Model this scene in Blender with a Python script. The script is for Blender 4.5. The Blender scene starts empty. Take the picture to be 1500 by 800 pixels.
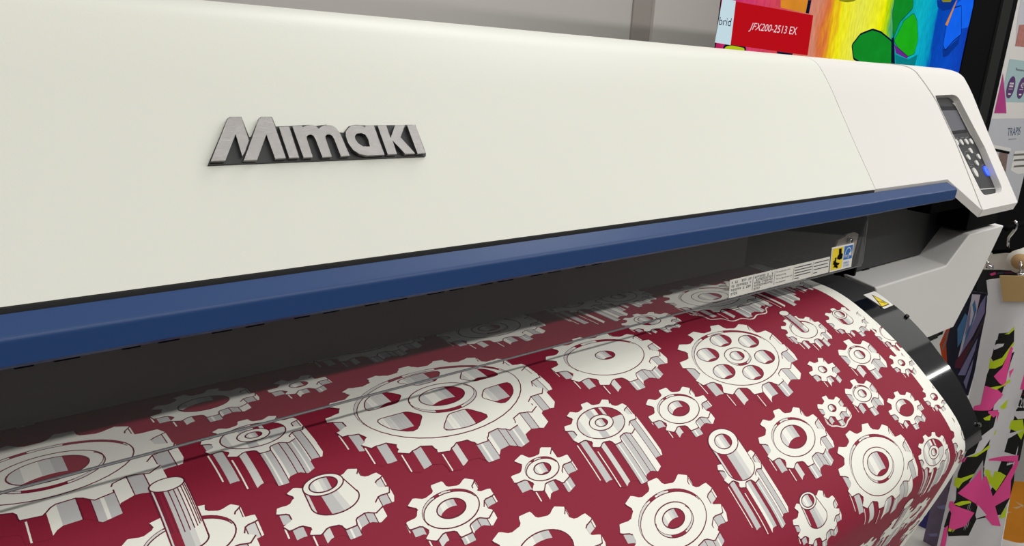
import bpy, math, random
import numpy as np
from mathutils import Vector, Matrix, noise
from mathutils.geometry import tessellate_polygon
random.seed(4)
S = 1.4            # metres per layout unit
CZ = 1.35          # eye height
# ---------------------------------------------------------------- camera
F = 1102.0; PC = np.array([750.0, 400.0])
dX = np.array([2097-750, 168-400, F]); dX /= np.linalg.norm(dX)
vy = (-F*F-(2097-750)*(520-750))/(168-400)
dD = np.array([520-750, vy, F]); dD /= np.linalg.norm(dD)
dY = np.cross(-dD, dX)
R = np.array([dX, dY, -dD])
C = bpy.context.scene.collection
cam = bpy.data.cameras.new('camera'); co = bpy.data.objects.new('camera', cam); C.objects.link(co)
cam.sensor_width = 36; cam.lens = F/1500*36; cam.clip_start = .02
M = Matrix(((R[0,0], -R[0,1], -R[0,2]), (R[1,0], -R[1,1], -R[1,2]), (R[2,0], -R[2,1], -R[2,2])))
co.matrix_world = Matrix.Translation((0, 0, CZ)) @ M.to_4x4()
bpy.context.scene.camera = co
def W(x, y, z): return (S*x, S*y, CZ+S*z)
def ray(px, py): return R@np.array([px-PC[0], py-PC[1], F])
def atY(px, py, Y): r = ray(px, py); r = r*Y/r[1]; return r[0], r[2]
def atX(px, py, X): r = ray(px, py); r = r*X/r[0]; return r[1], r[2]
# ---------------------------------------------------------------- materials
MATS = {}
def srgb(h):
    if isinstance(h, str): h = [int(h[i:i+2], 16)/255 for i in (0, 2, 4)]
    return [c/12.92 if c < .04045 else ((c+.055)/1.055)**2.4 for c in h]
def mat(name, col, rough=.5, metal=0, spec=.5, bump=0, bscale=300, emit=0, coat=0, var=0, vscale=20):
    if name in MATS: return MATS[name]
    m = bpy.data.materials.new(name); m.use_nodes = True; nt = m.node_tree; b = nt.nodes['Principled BSDF']
    c = (*srgb(col), 1)
    b.inputs['Base Color'].default_value = c; b.inputs['Roughness'].default_value = rough
    b.inputs['Metallic'].default_value = metal; b.inputs['Specular IOR Level'].default_value = spec
    b.inputs['Coat Weight'].default_value = coat
    tc = nt.nodes.new('ShaderNodeTexCoord')
    if var:
        n = nt.nodes.new('ShaderNodeTexNoise'); n.inputs['Scale'].default_value = vscale; n.inputs['Detail'].default_value = 4
        nt.links.new(tc.outputs['Object'], n.inputs['Vector'])
        r = nt.nodes.new('ShaderNodeMapRange'); r.inputs['To Min'].default_value = 1-var; r.inputs['To Max'].default_value = 1+var
        nt.links.new(n.outputs['Fac'], r.inputs['Value'])
        h = nt.nodes.new('ShaderNodeHueSaturation'); h.inputs['Color'].default_value = c
        nt.links.new(r.outputs['Result'], h.inputs['Value']); nt.links.new(h.outputs['Color'], b.inputs['Base Color'])
    if bump:
        n = nt.nodes.new('ShaderNodeTexNoise'); n.inputs['Scale'].default_value = bscale; n.inputs['Detail'].default_value = 3
        nt.links.new(tc.outputs['Object'], n.inputs['Vector'])
        k = nt.nodes.new('ShaderNodeBump'); k.inputs['Strength'].default_value = bump; k.inputs['Distance'].default_value = .001
        nt.links.new(n.outputs['Fac'], k.inputs['Height']); nt.links.new(k.outputs['Normal'], b.inputs['Normal'])
    if emit:
        b.inputs['Emission Color'].default_value = c; b.inputs['Emission Strength'].default_value = emit
    MATS[name] = m; return m
# ---------------------------------------------------------------- object helpers
def tag(o, label=None, cat=None, group=None, kind=None):
    if label: o['label'] = label
    if cat: o['category'] = cat
    if group: o['group'] = group
    if kind: o['kind'] = kind
    return o
def empty(name, loc, label=None, cat=None, group=None):
    o = bpy.data.objects.new(name, None); C.objects.link(o); o.location = loc; o.empty_display_size = .05
    return tag(o, label, cat, group)
class MB:
    """collects world-space polygons and links them as one mesh"""
    def __init__(s): s.v = []; s.f = []; s.m = []; s.n = []; s.mats = []; s.sm = []
    def mi(s, m):
        if m not in s.mats: s.mats.append(m)
        return s.mats.index(m)
    def face(s, pts, m, nrm=None, smooth=False):
        if nrm is not None:
            nrm = list(nrm); ar = Vector((0, 0, 0)); P0 = Vector(pts[0])
            for i in range(1, len(pts)-1): ar += (Vector(pts[i])-P0).cross(Vector(pts[i+1])-P0)
            if ar.dot(Vector(nrm[0])) < 0: pts = list(pts)[::-1]; nrm = nrm[::-1]
        b = len(s.v); s.v += [tuple(p) for p in pts]; s.f.append(tuple(range(b, b+len(pts)))); s.m.append(s.mi(m))
        s.n += list(nrm) if nrm is not None else [None]*len(pts); s.sm.append(smooth or nrm is not None)
    def add(s, vs, fs, m, smooth=False):
        b = len(s.v); s.v += [tuple(p) for p in vs]; s.n += [None]*len(vs)
        for f in fs: s.f.append(tuple(b+i for i in f)); s.m.append(s.mi(m)); s.sm.append(smooth)
    def box(s, x0, x1, y0, y1, z0, z1, m, units=True, bev=0):
        P = W if units else (lambda a, b, c: (a, b, c))
        if bev:
            import bmesh
            bm = bmesh.new(); bmesh.ops.create_cube(bm, size=1)
            a, b = P(x0, y0, z0), P(x1, y1, z1)
            for v in bm.verts: v.co = [a[i]+(v.co[i]+.5)*(b[i]-a[i]) for i in range(3)]
            bmesh.ops.bevel(bm, geom=bm.edges[:], offset=bev, segments=3, affect='EDGES', profile=.5)
            bm.verts.index_update(); s.add([v.co[:] for v in bm.verts], [[v.index for v in f.verts] for f in bm.faces], m); bm.free(); return
        vs = [P(x, y, z) for z in (z0, z1) for y in (y0, y1) for x in (x0, x1)]
        s.add(vs, [(0,2,3,1),(4,5,7,6),(0,1,5,4),(2,6,7,3),(0,4,6,2),(1,3,7,5)], m)
    def tube(s, pts, r, m, seg=12, closed=False):
        pts = [Vector(p) for p in pts]; vs = []; fs = []; n = len(pts); prev = None
        for i, p in enumerate(pts):
            t = (pts[min(i+1, n-1)]-pts[max(i-1, 0)]).normalized()
            a = prev if prev is not None else t.orthogonal()
            a = (a-t*a.dot(t)).normalized(); prev = a; b = t.cross(a)
            rr = r[i] if isinstance(r, (list, tuple)) else r
            vs += [p+rr*(math.cos(k*2*math.pi/seg)*a+math.sin(k*2*math.pi/seg)*b) for k in range(seg)]
        for i in range(n-1):
            for k in range(seg):
                k2 = (k+1) % seg; fs.append((i*seg+k, i*seg+k2, (i+1)*seg+k2, (i+1)*seg+k))
        fs.append(tuple(reversed(range(seg)))); fs.append(tuple((n-1)*seg+k for k in range(seg)))
        s.add(vs, fs, m, True)
    def prism(s, poly, off, m, msides=None, mback=None):
        """closed polygon (3-D points) extruded by the vector off"""
        poly = [Vector(p) for p in poly]; off = Vector(off); n = len(poly)
        tri = tessellate_polygon([poly])
        s.add(poly, tri, m); s.add([p+off for p in poly], tri, mback or m)
        for i in range(n):
            a, b = poly[i], poly[(i+1) % n]; s.add([a, b, b+off, a+off], [(0,1,2,3)], msides or m)
    def build(s, name, parent=None, origin=None, fix=True, **t):
        me = bpy.data.meshes.new(name)
        org = Vector(origin) if origin is not None else (Vector(parent.matrix_world.translation) if parent else Vector((0, 0, 0)))
        if parent is not None and origin is None: org = Vector(absloc(parent))
        me.from_pydata([tuple(Vector(v)-org) for v in s.v], [], s.f)
        for m in s.mats: me.materials.append(m)
        me.polygons.foreach_set('material_index', s.m); me.polygons.foreach_set('use_smooth', s.sm)
        if any(n is not None for n in s.n):
            me.normals_split_custom_set_from_vertices([tuple(n) if n is not None else (0, 0, 0) for n in s.n])
        elif fix:
            import bmesh
            bm = bmesh.new(); bm.from_mesh(me); bmesh.ops.remove_doubles(bm, verts=bm.verts, dist=1e-5)
            bmesh.ops.recalc_face_normals(bm, faces=bm.faces); bm.to_mesh(me); bm.free()
        me.update()
        o = bpy.data.objects.new(name, me); C.objects.link(o)
        if parent is not None:
            o.parent = parent; o.location = org-Vector(absloc(parent))
        else: o.location = org
        return tag(o, **t)
def absloc(o):
    l = Vector(o.location)
    while o.parent is not None: o = o.parent; l += Vector(o.location)
    return l
# ---------------------------------------------------------------- surfaces bent in one direction
def smooth(c, n):
    c = [np.array(q, float) for q in c]; out = []
    c = [2*c[0]-c[1]]+c+[2*c[-1]-c[-2]]
    for i in range(1, len(c)-2):
        p0, p1, p2, p3 = c[i-1:i+3]
        d1 = np.linalg.norm(p1-p0)**.5; d2 = np.linalg.norm(p2-p1)**.5; d3 = np.linalg.norm(p3-p2)**.5
        m1 = ((p1-p0)/d1-(p2-p0)/(d1+d2)+(p2-p1)/d2)*d2; m2 = ((p2-p1)/d2-(p3-p1)/(d2+d3)+(p3-p2)/d3)*d2
        for j in range(n):
            t = j/n; out.append((2*t**3-3*t**2+1)*p1+(t**3-2*t**2+t)*m1+(-2*t**3+3*t**2)*p2+(t**3-t**2)*m2)
    out.append(c[-2]); return np.array(out)
class Prof:
    """profile in the Y-Z plane swept along X; u = X, v = length along the profile, n = height off it (units)"""
    def __init__(s, pts, zero=0):
        s.p = np.array(pts, float); s.s = np.r_[0, np.cumsum(np.linalg.norm(np.diff(s.p, axis=0), axis=1))]; s.s -= s.s[zero]
        d = np.diff(s.p, axis=0); d /= np.linalg.norm(d, axis=1)[:, None]; nn = np.stack([-d[:, 1], d[:, 0]], 1)
        if nn[:, 0].mean() > 0: nn = -nn
        v = np.vstack([nn[:1], nn[:-1]+nn[1:], nn[-1:]]); s.n = v/np.linalg.norm(v, axis=1)[:, None]
        s.cuts = list(s.s)
    def pn(s, v):
        i = int(np.clip(np.searchsorted(s.s, v, side='right')-1, 0, len(s.p)-2)); t = (v-s.s[i])/(s.s[i+1]-s.s[i])
        n = s.n[i]*(1-t)+s.n[i+1]*t
        return s.p[i]*(1-t)+s.p[i+1]*t, n/np.linalg.norm(n)
    def pos(s, u, v, n=0):
        p, q = s.pn(v); return W(u, p[0]+q[0]*n, p[1]+q[1]*n)
    def nrm(s, u, v): p, q = s.pn(v); return (0, q[0], q[1])
    def inv(s, px, py, n=0):
        r = ray(px, py); P = s.p+s.n*n
        for i in range(len(P)-1):
            a = P[i]; d = P[i+1]-a
            m, t = np.linalg.solve(np.array([[r[1], -d[0]], [r[2], -d[1]]]), a)
            if -1e-6 <= t <= 1+1e-6 and m > 0: return float(m*r[0]), float(s.s[i]+t*(s.s[i+1]-s.s[i]))
        for i in (0, len(P)-2):           # just past an end: carry the last segment on
            a = P[i]; d = P[i+1]-a; m, t = np.linalg.solve(np.array([[r[1], -d[0]], [r[2], -d[1]]]), a)
            if m > 0 and (t < 0) == (i == 0): return float(m*r[0]), float(s.s[i]+t*(s.s[i+1]-s.s[i]))
        raise ValueError((px, py))
class Plane:
    """flat or gently folded sheet facing the viewer; axis 'Y': u=X,v=Z at depth Y; axis 'X': u=Z,v=Y at distance X"""
    def __init__(s, axis, d, wave=None, cuts=()): s.a = axis; s.d = d; s.w = wave; s.cuts = list(cuts)
    def dep(s, u, v, n): return s.d-n+(s.w(u, v) if s.w else 0)
    def pos(s, u, v, n=0): d = s.dep(u, v, n); return W(u, d, v) if s.a == 'Y' else W(d, v, u)
    def nrm(s, u, v):
        if s.a == 'Y': return (0, -1, 0)
        e = 1e-3; gy = (s.dep(u, v+e, 0)-s.dep(u, v-e, 0))/(2*e) if s.w else 0
        q = np.array([-1, gy, 0.]); q /= np.linalg.norm(q); return tuple(q)
    def inv(s, px, py, n=0):
        if s.a == 'Y': return atY(px, py, s.d-n)
        y, z = atX(px, py, s.d-n); return z, y
def clip(poly, k, lo, keep_gt, ax=1):
    out = []
    for i in range(len(poly)):
        a, b = poly[i], poly[(i+1) % len(poly)]
        ia = (a[ax] >= lo) if keep_gt else (a[ax] <= lo); ib = (b[ax] >= lo) if keep_gt else (b[ax] <= lo)
        if ia: out.append(a)
        if ia != ib:
            t = (lo-a[ax])/(b[ax]-a[ax]); q = [a[0]+t*(b[0]-a[0]), a[1]+t*(b[1]-a[1])]; q[ax] = lo; out.append(tuple(q))
    return out
def strips(poly, cuts):
    lo = min(p[1] for p in poly); hi = max(p[1] for p in poly)
    cs = [c for c in cuts if lo < c < hi]; ed = [lo-1]+cs+[hi+1]
    for i in range(len(ed)-1):
        q = poly
        if i > 0: q = clip(q, 0, ed[i], True)
        if i < len(ed)-2 and q: q = clip(q, 0, ed[i+1], False)
        if len(q) >= 3: yield q
def lay(mb, sf, poly, n, m, holes=(), umax=None, convex=False):
    """ink or sheet: polygon in (u,v) laid on the surface at height n"""
    poly = [tuple(p) for p in poly]
    if convex: tris = [poly]
    else:
        loops = [poly]+[list(h) for h in holes]; allp = [p for l in loops for p in l]
        tris = [[allp[i] for i in t] for t in tessellate_polygon([[Vector((p[0], p[1], 0)) for p in l] for l in loops])]
    for t in tris:
        if umax is not None:
            t = clip(t, 0, umax, False, ax=0)
            if len(t) < 3: continue
        for q in strips(t, sf.cuts):
            mb.face([sf.pos(a, b, n) for a, b in q], m, [sf.nrm(a, b) for a, b in q])
def slab(mb, sf, poly, n0, n1, m, holes=(), mside=None, inner_sides=True):
    """solid plate on a surface: top at n1, bottom at n0"""
    lay(mb, sf, poly, n1, m, holes)
    for loop in [poly]+(list(holes) if inner_sides else []):
        for i in range(len(loop)):
            a, b = loop[i], loop[(i+1) % len(loop)]
            ts = [0, 1]
            if abs(b[1]-a[1]) > 1e-9:
                for c in sf.cuts:
                    t = (c-a[1])/(b[1]-a[1])
                    if 1e-6 < t < 1-1e-6: ts.append(t)
            ts.sort(); q = [(a[0]+t*(b[0]-a[0]), a[1]+t*(b[1]-a[1])) for t in ts]
            for p0, p1 in zip(q, q[1:]):
                A, B, Cc, D = [Vector(x) for x in (sf.pos(*p0, n1), sf.pos(*p1, n1), sf.pos(*p1, n0), sf.pos(*p0, n0))]
                nn = (B-A).cross(D-A)
                if nn.length > 0: nn.normalize()
                mb.face([A, B, Cc, D], mside or m, [nn]*4)
def stroke(mb, sf, pts, w, n, m, closed=False, umax=None):
    P = [np.array(p) for p in pts]; N = len(P)
    for i in range(N if closed else N-1):
        a, b = P[i], P[(i+1) % N]; d = b-a; L = np.linalg.norm(d)
        if L < 1e-9: continue
        d /= L; q = np.array([-d[1], d[0]])*w/2; e = d*w*.35
        lay(mb, sf, [a-e-q, b+e-q, b+e+q, a-e+q], n, m, umax=umax, convex=True)
def rpoly(pts, r, seg=4):
    """round the corners of a 2-D polygon"""
    out = []; n = len(pts); P = [np.array(p, float) for p in pts]
    for i in range(n):
        a, b, c = P[i-1], P[i], P[(i+1) % n]; rr = r[i] if isinstance(r, (list, tuple)) else r
        d1 = a-b; d2 = c-b; l1 = np.linalg.norm(d1); l2 = np.linalg.norm(d2); k = min(rr, l1*.45, l2*.45)
        if k < 1e-9: out.append(tuple(b)); continue
        p = b+d1/l1*k; q = b+d2/l2*k
        for j in range(seg+1):
            t = j/seg; out.append(tuple((1-t)**2*p+2*t*(1-t)*b+t*t*q))
    return out
def text_mesh(txt, shear=0, align='LEFT'):
    cu = bpy.data.curves.new('t', 'FONT'); cu.body = txt; cu.size = 1; cu.shear = shear; cu.resolution_u = 3
    ob = bpy.data.objects.new('t', cu); C.objects.link(ob)
    dg = bpy.context.evaluated_depsgraph_get(); dg.update()
    me = bpy.data.meshes.new_from_object(ob.evaluated_get(dg))
    vs = [(v.co.x, v.co.y) for v in me.vertices]; fs = [tuple(p.vertices) for p in me.polygons]
    bpy.data.objects.remove(ob); bpy.data.curves.remove(cu); bpy.data.meshes.remove(me)
    return vs, fs
def put_text(mb, sf, txt, quad, n, m, shear=0):
    """letters stretched over the (u,v) quad bl, br, tr, tl of a surface"""
    vs, fs = text_mesh(txt, shear)
    if not vs: return
    x0 = min(v[0] for v in vs); x1 = max(v[0] for v in vs); y0 = min(v[1] for v in vs); y1 = max(v[1] for v in vs)
    bl, br, tr, tl = [np.array(q) for q in quad]
    P = []
    for x, y in vs:
        s_ = (x-x0)/(x1-x0); t_ = (y-y0)/(y1-y0); q = (bl*(1-s_)+br*s_)*(1-t_)+(tl*(1-s_)+tr*s_)*t_; P.append(tuple(q))
    for f in fs:
        mb.face([sf.pos(*P[i], n) for i in f], m, [sf.nrm(*P[i]) for i in f])
AMB = .42
KEY = 130
GEARS = [
 [12, 0.0567, -0.0181, 0.0739, 0.0449, 5.4583, 0.0193, [('ring', 0.66, 1), ('ring', 0.42, -1), ('hole', 0.305)]],
 [18, 0.3284, 0.0207, 0.0994, 0.0574, 4.6988, 0.0172, [('ring', 0.77, 1), ('spoke', 6, 0.4, 0.68), ('ring', 0.305, -1), ('hole', 0.21)]],
 [12, 0.6673, 0.0789, 0.085, 0.0481, 4.9203, 0.0148, [('ring', 0.765, 1), ('holes', 6, 0.5, 0.185), ('ring', 0.22, -1), ('hole', 0.125)]],
 [12, 0.5134, 0.0286, 0.0691, 0.0397, 5.2173, 0.0108, [('ring', 0.7, 1.6), ('hole', 0.17)]],
 [10, 0.4458, 0.0965, 0.0401, 0.0228, 5.2861, 0.0382, [('cup', 0.66), ('disc', 0.33), ('hole', 0.17)]],
 [8, 0.5378, 0.1099, 0.0413, 0.0239, 5.4909, 0.0068, [('ring', 0.64, 1), ('hole', 0.33)]],
 [8, 0.2766, 0.1175, 0.0366, 0.0215, -0.805, 0.0058, [('ring', 0.63, 1), ('hole', 0.32)]],
 [6, 0.3642, 0.1151, 0.0301, 0.0178, 5.2424, 0.0083, [('ring', 0.54, 1), ('hole', 0.27)]],
 [10, 0.2033, 0.0825, 0.0397, 0.0222, 5.2987, 0.0074, [('cone', 0.43, 0.36, 0.25, 0.014)]],
 [10, 0.4553, 0.1919, 0.0592, 0.0342, 5.36, 0.0076, [('ring', 0.655, 1), ('ring', 0.36, -1), ('hole', 0.215)]],
 [10, 0.6538, 0.1776, 0.0533, 0.0304, -0.9024, 0.0128, [('ring', 0.63, 1), ('hole', 0.375)]],
 [12, 0.7528, 0.2381, 0.072, 0.0417, 5.0006, 0.0183, [('ring', 0.71, 1), ('ring', 0.39, -1), ('hole', 0.28)]],
 [10, 0.8683, 0.2594, 0.0375, 0.0209, 5.2087, 0.0322, [('cup', 0.66), ('disc', 0.33), ('hole', 0.18)]],
 [8, 0.8632, 0.2037, 0.0357, 0.02, 5.6268, 0.0062, [('hole', 0.5)]],
 [10, 0.1781, 0.0048, 0.0358, 0.0222, 4.7304, 0.0321, [('cup', 0.64), ('disc', 0.32), ('hole', 0.16)]],
 [10, 0.1126, 0.0762, 0.0401, 0.0225, 4.9932, 0.0109, [('ring', 0.66, 1), ('cyl', 0.26, 0, 0.046)]],
 [10, 0.3287, 0.1721, 0.0532, 0.0307, 4.6934, 0.0062, [('hole', 0.48)]],
 [10, 0.8073, 0.0749, 0.0389, 0.0218, 4.9551, 0.0104, [('ring', 0.62, 1), ('cyl', 0.22, 0, 0.03)]],
 [10, 0.898, 0.0814, 0.0403, 0.0217, 5.3054, 0.0068, [('cyl', 0.35, 0.24, 0.01)]],
 [6, 0.8586, 0.1288, 0.0394, 0.0226, 4.7274, 0.0119, [('ring', 0.54, 1), ('hole', 0.26)]],
 [6, 0.7737, 0.1282, 0.0264, 0.0151, 5.2366, 0.0072, [('hole', 0.28)]],
 [6, 0.9235, 0.1576, 0.0256, 0.0147, 5.2592, 0.0055, [('hole', 0.28)]],
 [6, 0.806, 0.1695, 0.0312, 0.0179, 4.7682, 0.0091, [('ring', 0.55, 1), ('hole', 0.25)]],
 [6, 0.7394, 0.1694, 0.0246, 0.0145, 4.7536, 0.006, [('hole', 0.28)]],
 [7, 0.9355, 0.2089, 0.0256, 0.0143, 5.1067, 0.0049, [('hole', 0.3)]],
 [6, 0.2372, -0.0511, 0.0253, 0.0151, 5.2405, 0.0072, [('hole', 0.3)]],
 [10, 0.62, -0.0069, 0.039, 0.0221, -0.9193, 0.0068, [('cyl', 0.4, 0.27, 0.006)]],
 [10, 0.6203, 0.2488, 0.0383, 0.0219, -0.938, 0.0057, [('cone', 0.42, 0.34, 0.25, 0.016)]],
 [8, 0.5601, 0.1798, 0.0294, 0.0186, 5.9176, 0.0431, [('cyl', 0.66, 0.38, 0.026)]]]
# ================================================================ printed fabric
K = .95
CTRL = [(.86,-.264),(.75,-.2685),(.62,-.2738),(.506,-.2781),(.4609,-.286),(.4087,-.31),(.3606,-.3405),(.3201,-.3733),(.2949,-.3964),(.280,-.416),(.2727,-.434),(.2725,-.445),(.2755,-.464),(.2856,-.504),(.3118,-.5908),(.34,-.68),(.37,-.78)]
PAPER = Prof(smooth(CTRL, 5)*K, 15)
ink_red = mat('ink_red', '8b2338', .6, spec=.15, bump=.1, bscale=900)
ink_line = mat('ink_line', '6e2138', .6, spec=.15)
ink_white = mat('fabric_white', 'efeee3', .6, spec=.3, bump=.1, bscale=900)
ink_light = mat('ink_light_grey', 'd6d5d0', .6, spec=.3)
ink_grey = mat('ink_grey', 'c3c2c0', .6, spec=.3)
UM = .951
EP = 1.1e-5; LW = .00095
XL = -.9
fb = MB()
U0, U1 = XL, .9512
lay(fb, PAPER, [(U0, PAPER.s[0]), (U1, PAPER.s[0]), (U1, PAPER.s[-1]), (U0, PAPER.s[-1])], 0, ink_white, convex=True)
# ragged edge of the red field: the artwork stops a little before the edge of the cloth
RE = .926
lay(fb, PAPER, [(U0+.02, PAPER.s[0]), (RE, PAPER.s[0]), (RE, PAPER.s[-1]), (U0+.02, PAPER.s[-1])], EP, ink_red, convex=True)
def ell(cu, cv, a, b, t0=0, t1=2*math.pi, n=40): return [(cu+a*math.cos(t0+(t1-t0)*i/n), cv+b*math.sin(t0+(t1-t0)*i/n)) for i in range(n+1)]
def columns(cu, w, top, bot, bands, n, lines=True):
    """vertical bands between two curves; bands = (x0, x1, material) in -1..1 of the half width w"""
    for x0, x1, m in bands:
        k = max(2, int((x1-x0)*10)); xs = [x0+(x1-x0)*i/k for i in range(k+1)]
        up = [(cu+w*x, top(x)) for x in xs]; dn = [(cu+w*x, bot(x)) for x in xs]
        for i in range(k):
            if dn[i][1]-up[i][1] > 1e-6 or dn[i+1][1]-up[i+1][1] > 1e-6:
                lay(fb, PAPER, [up[i], up[i+1], (dn[i+1][0], max(dn[i+1][1], up[i+1][1])), (dn[i][0], max(dn[i][1], up[i][1]))], n, m, convex=True, umax=UM)
def well(cu, cv, a, b, h, n):
    """a bore: lit far wall on the upper left, red ground showing below"""
    lay(fb, PAPER, ell(cu, cv, a, b)[:-1], n, ink_red, umax=UM)
    top = lambda x: cv-b*math.sqrt(max(0, 1-x*x)); bot = lambda x: min(top(x)+h, cv+b*math.sqrt(max(0, 1-x*x)))
    columns(cu, a, top, bot, [(-1, -.62, ink_light), (-.62, -.18, ink_white), (-.18, .12, ink_light), (.12, .42, ink_grey)], n+EP)
    stroke(fb, PAPER, ell(cu, cv, a, b), LW, n+2*EP, ink_line, umax=UM)
def gear(N, cu, cv, a, b, ph, h, feats=(), n0=2*EP, clipu=None):
    um = UM
    rr = 1-2.05/N; p = 2*math.pi/N
    out = []
    for k in range(N):
        c = ph+k*p
        for da, r in ((-.34, rr+.005), (-.25, rr+.05), (-.19, .955), (-.15, 1.0), (.15, 1.0), (.19, .955), (.25, rr+.05), (.34, rr+.005)):
            t = c+da*p; out.append((t, r))
    pts = [(cu+a*r*math.cos(t), cv+b*r*math.sin(t)) for t, r in out]; M_ = len(pts)
    cp = [(r*math.cos(t), r*math.sin(t)) for t, r in out]
    walls = []
    def gang(i0, i1, ci):
        x, y = cp[i1 % M_][0]-cp[i0 % M_][0], cp[i1 % M_][1]-cp[i0 % M_][1]; nx, ny = y, -x
        return math.degrees(math.atan2(ny, nx)), ny
    for i in range(M_):
        j = (i+1) % M_; x, y = cp[j][0]-cp[i][0], cp[j][1]-cp[i][1]; ny = -x
        if ny <= 1e-9: continue
        k = i % 8; g0 = i-k
        i0, i1, kind = ((g0, g0+2, 'f'), (g0, g0+2, 'f'), (g0+2, g0+5, 't'), (g0+2, g0+5, 't'), (g0+2, g0+5, 't'), (g0+5, g0+7, 'f'), (g0+5, g0+7, 'f'), (g0+7, g0+8, 'r'))[k]
        ang, gy = gang(i0, i1, 0)
        if gy < 0: ang = 0 if ang > -90 else 180
        walls.append(((pts[i][1]+pts[j][1])/2, i, j, ang, kind, k))
    walls.sort(); n = n0
    for vm, i, j, ang, kind, k in walls:
        A, B = pts[i], pts[j]
        if kind == 't': m = ink_white if ang < 52 else ink_grey if ang < 100 else ink_red
        elif kind == 'r': m = ink_white if ang < 60 else ink_grey if ang < 95 else ink_red
        else: m = ink_white if ang < 50 else ink_light if ang < 70 else ink_grey if ang < 135 else ink_red
        lay(fb, PAPER, [A, B, (B[0], B[1]+h), (A[0], A[1]+h)], n, m, umax=um, convex=True)
        if m is ink_grey and k == 3:      # pale streak along each grey face
            P_ = (A[0]*.25+B[0]*.75, A[1]*.25+B[1]*.75); Q_ = (A[0]*.45+B[0]*.55, A[1]*.45+B[1]*.55)
            lay(fb, PAPER, [P_, Q_, (Q_[0], Q_[1]+h), (P_[0], P_[1]+h)] if P_[0] < Q_[0] else [Q_, P_, (P_[0], P_[1]+h), (Q_[0], Q_[1]+h)], n+EP*.3, ink_white, umax=um, convex=True)
        if k in (2, 5, 7) and m is not ink_red: stroke(fb, PAPER, [A, (A[0], A[1]+h)], LW*.75, n+EP*.5, ink_line, umax=um)
        if k in (4, 6) and m is not ink_red: stroke(fb, PAPER, [B, (B[0], B[1]+h)], LW*.75, n+EP*.5, ink_line, umax=um)
        if m is ink_red and k == 3:
            q = (A[0]*.25+B[0]*.75, A[1]*.25+B[1]*.75)
            stroke(fb, PAPER, [(q[0], q[1]+h*.12), (q[0], q[1]+h*.98)], LW*1.1, n+EP*.5, ink_white, umax=um)
        n += EP*.5 if h < .02 else EP*.7
    n += EP
    lay(fb, PAPER, pts, n, ink_white, umax=um)
    n += EP
    for vm, i, j, ang, kind, k in walls: stroke(fb, PAPER, [pts[i], pts[j]], LW, n, ink_line, umax=um)
    R_ = math.radians
    for ft in feats:
        n += 2*EP; f = ft[0]
        if f == 'ring':
            r, sg = ft[1], ft[2]
            stroke(fb, PAPER, ell(cu, cv, a*r, b*r), LW, n, ink_line, umax=um)
            dv = .0021*abs(sg)*(a/.07)**.5
            if sg > 0:
                t0, t1 = R_(165), R_(345); e1 = ell(cu, cv, a*r, b*r, t0, t1, 30); e2 = ell(cu, cv+dv, a*r*.985, b*r*.985, t0, t1, 30)
                stroke(fb, PAPER, e2, LW*.8, n+EP, ink_line, umax=um)
                for s0, s1, m in ((0, 13, ink_light), (14, 16, ink_red), (17, 19, ink_light), (20, 29, ink_red)):
                    for q in range(s0, s1): lay(fb, PAPER, [e1[q], e1[q+1], e2[q+1], e2[q]], n+EP*.5, m, umax=um, convex=True)
            else:
                t0, t1 = R_(-30), R_(200); e1 = ell(cu, cv, a*r, b*r, t0, t1, 30); e2 = ell(cu, cv+dv, a*r*1.01, b*r*1.01, t0, t1, 30)
                stroke(fb, PAPER, e2, LW*.8, n+EP, ink_line, umax=um)
                for s0, s1, m in ((3, 13, ink_light), (14, 20, ink_red), (20, 26, ink_light)):
                    for q in range(s0, s1): lay(fb, PAPER, [e1[q], e1[q+1], e2[q+1], e2[q]], n+EP*.5, m, umax=um, convex=True)
        elif f == 'hole': well(cu, cv, a*ft[1], b*ft[1], h*1.0, n)
        elif f == 'holes':
            for k in range(ft[1]):
                t = R_(30+k*360/ft[1]); well(cu+a*ft[2]*math.cos(t), cv+b*ft[2]*math.sin(t), a*ft[3], b*ft[3], h, n)
        elif f == 'spoke':
            for k in range(ft[1]):
                t = R_(30+k*360/ft[1]); w0, w1 = R_(13), R_(21)
                def q(r, ang): return (cu+a*r*math.cos(ang), cv+b*r*math.sin(ang))
                raw = [q(ft[2], t-w0), q(ft[2]*.97, t), q(ft[2], t+w0), q(ft[3], t+w1), q(ft[3]*1.04, t), q(ft[3], t-w1)]
                po = rpoly(raw, [.003, .006, .003, .008, .01, .008], 3)
                lay(fb, PAPER, po, n, ink_red)
                # far wall seen in the upper left of the opening
                us = [x[0] for x in po]; u0, u1 = min(us), max(us); kk = 12
                def span(u):
                    hits = []
                    for i in range(len(po)):
                        A, B = po[i], po[(i+1) % len(po)]
                        if (A[0]-u)*(B[0]-u) <= 0 and abs(A[0]-B[0]) > 1e-9: hits.append(A[1]+(B[1]-A[1])*(u-A[0])/(B[0]-A[0]))
                    return (min(hits), max(hits)) if hits else (0, 0)
                for i in range(kk):
                    x0, x1 = u0+(u1-u0)*(i+.02)/kk, u0+(u1-u0)*(i+.98+.02)/kk
                    if i >= kk*.62: break
                    (ta, ba), (tb, bb) = span(x0), span(min(x1, u1-1e-5))
                    lay(fb, PAPER, [(x0, ta), (x1, tb), (x1, min(bb, tb+h)), (x0, min(ba, ta+h))], n+EP, (ink_light, ink_white, ink_light, ink_light)[min(3, i//2)] if k % 2 else (ink_white, ink_light, ink_grey, ink_grey)[min(3, i//2)], convex=True)
                stroke(fb, PAPER, po, LW*.9, n+2*EP, ink_line, closed=True)
        elif f == 'cup':
            r = ft[1]; A_, B_ = a*r, b*r
            lay(fb, PAPER, ell(cu, cv, A_, B_)[:-1], n, ink_red)
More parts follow.
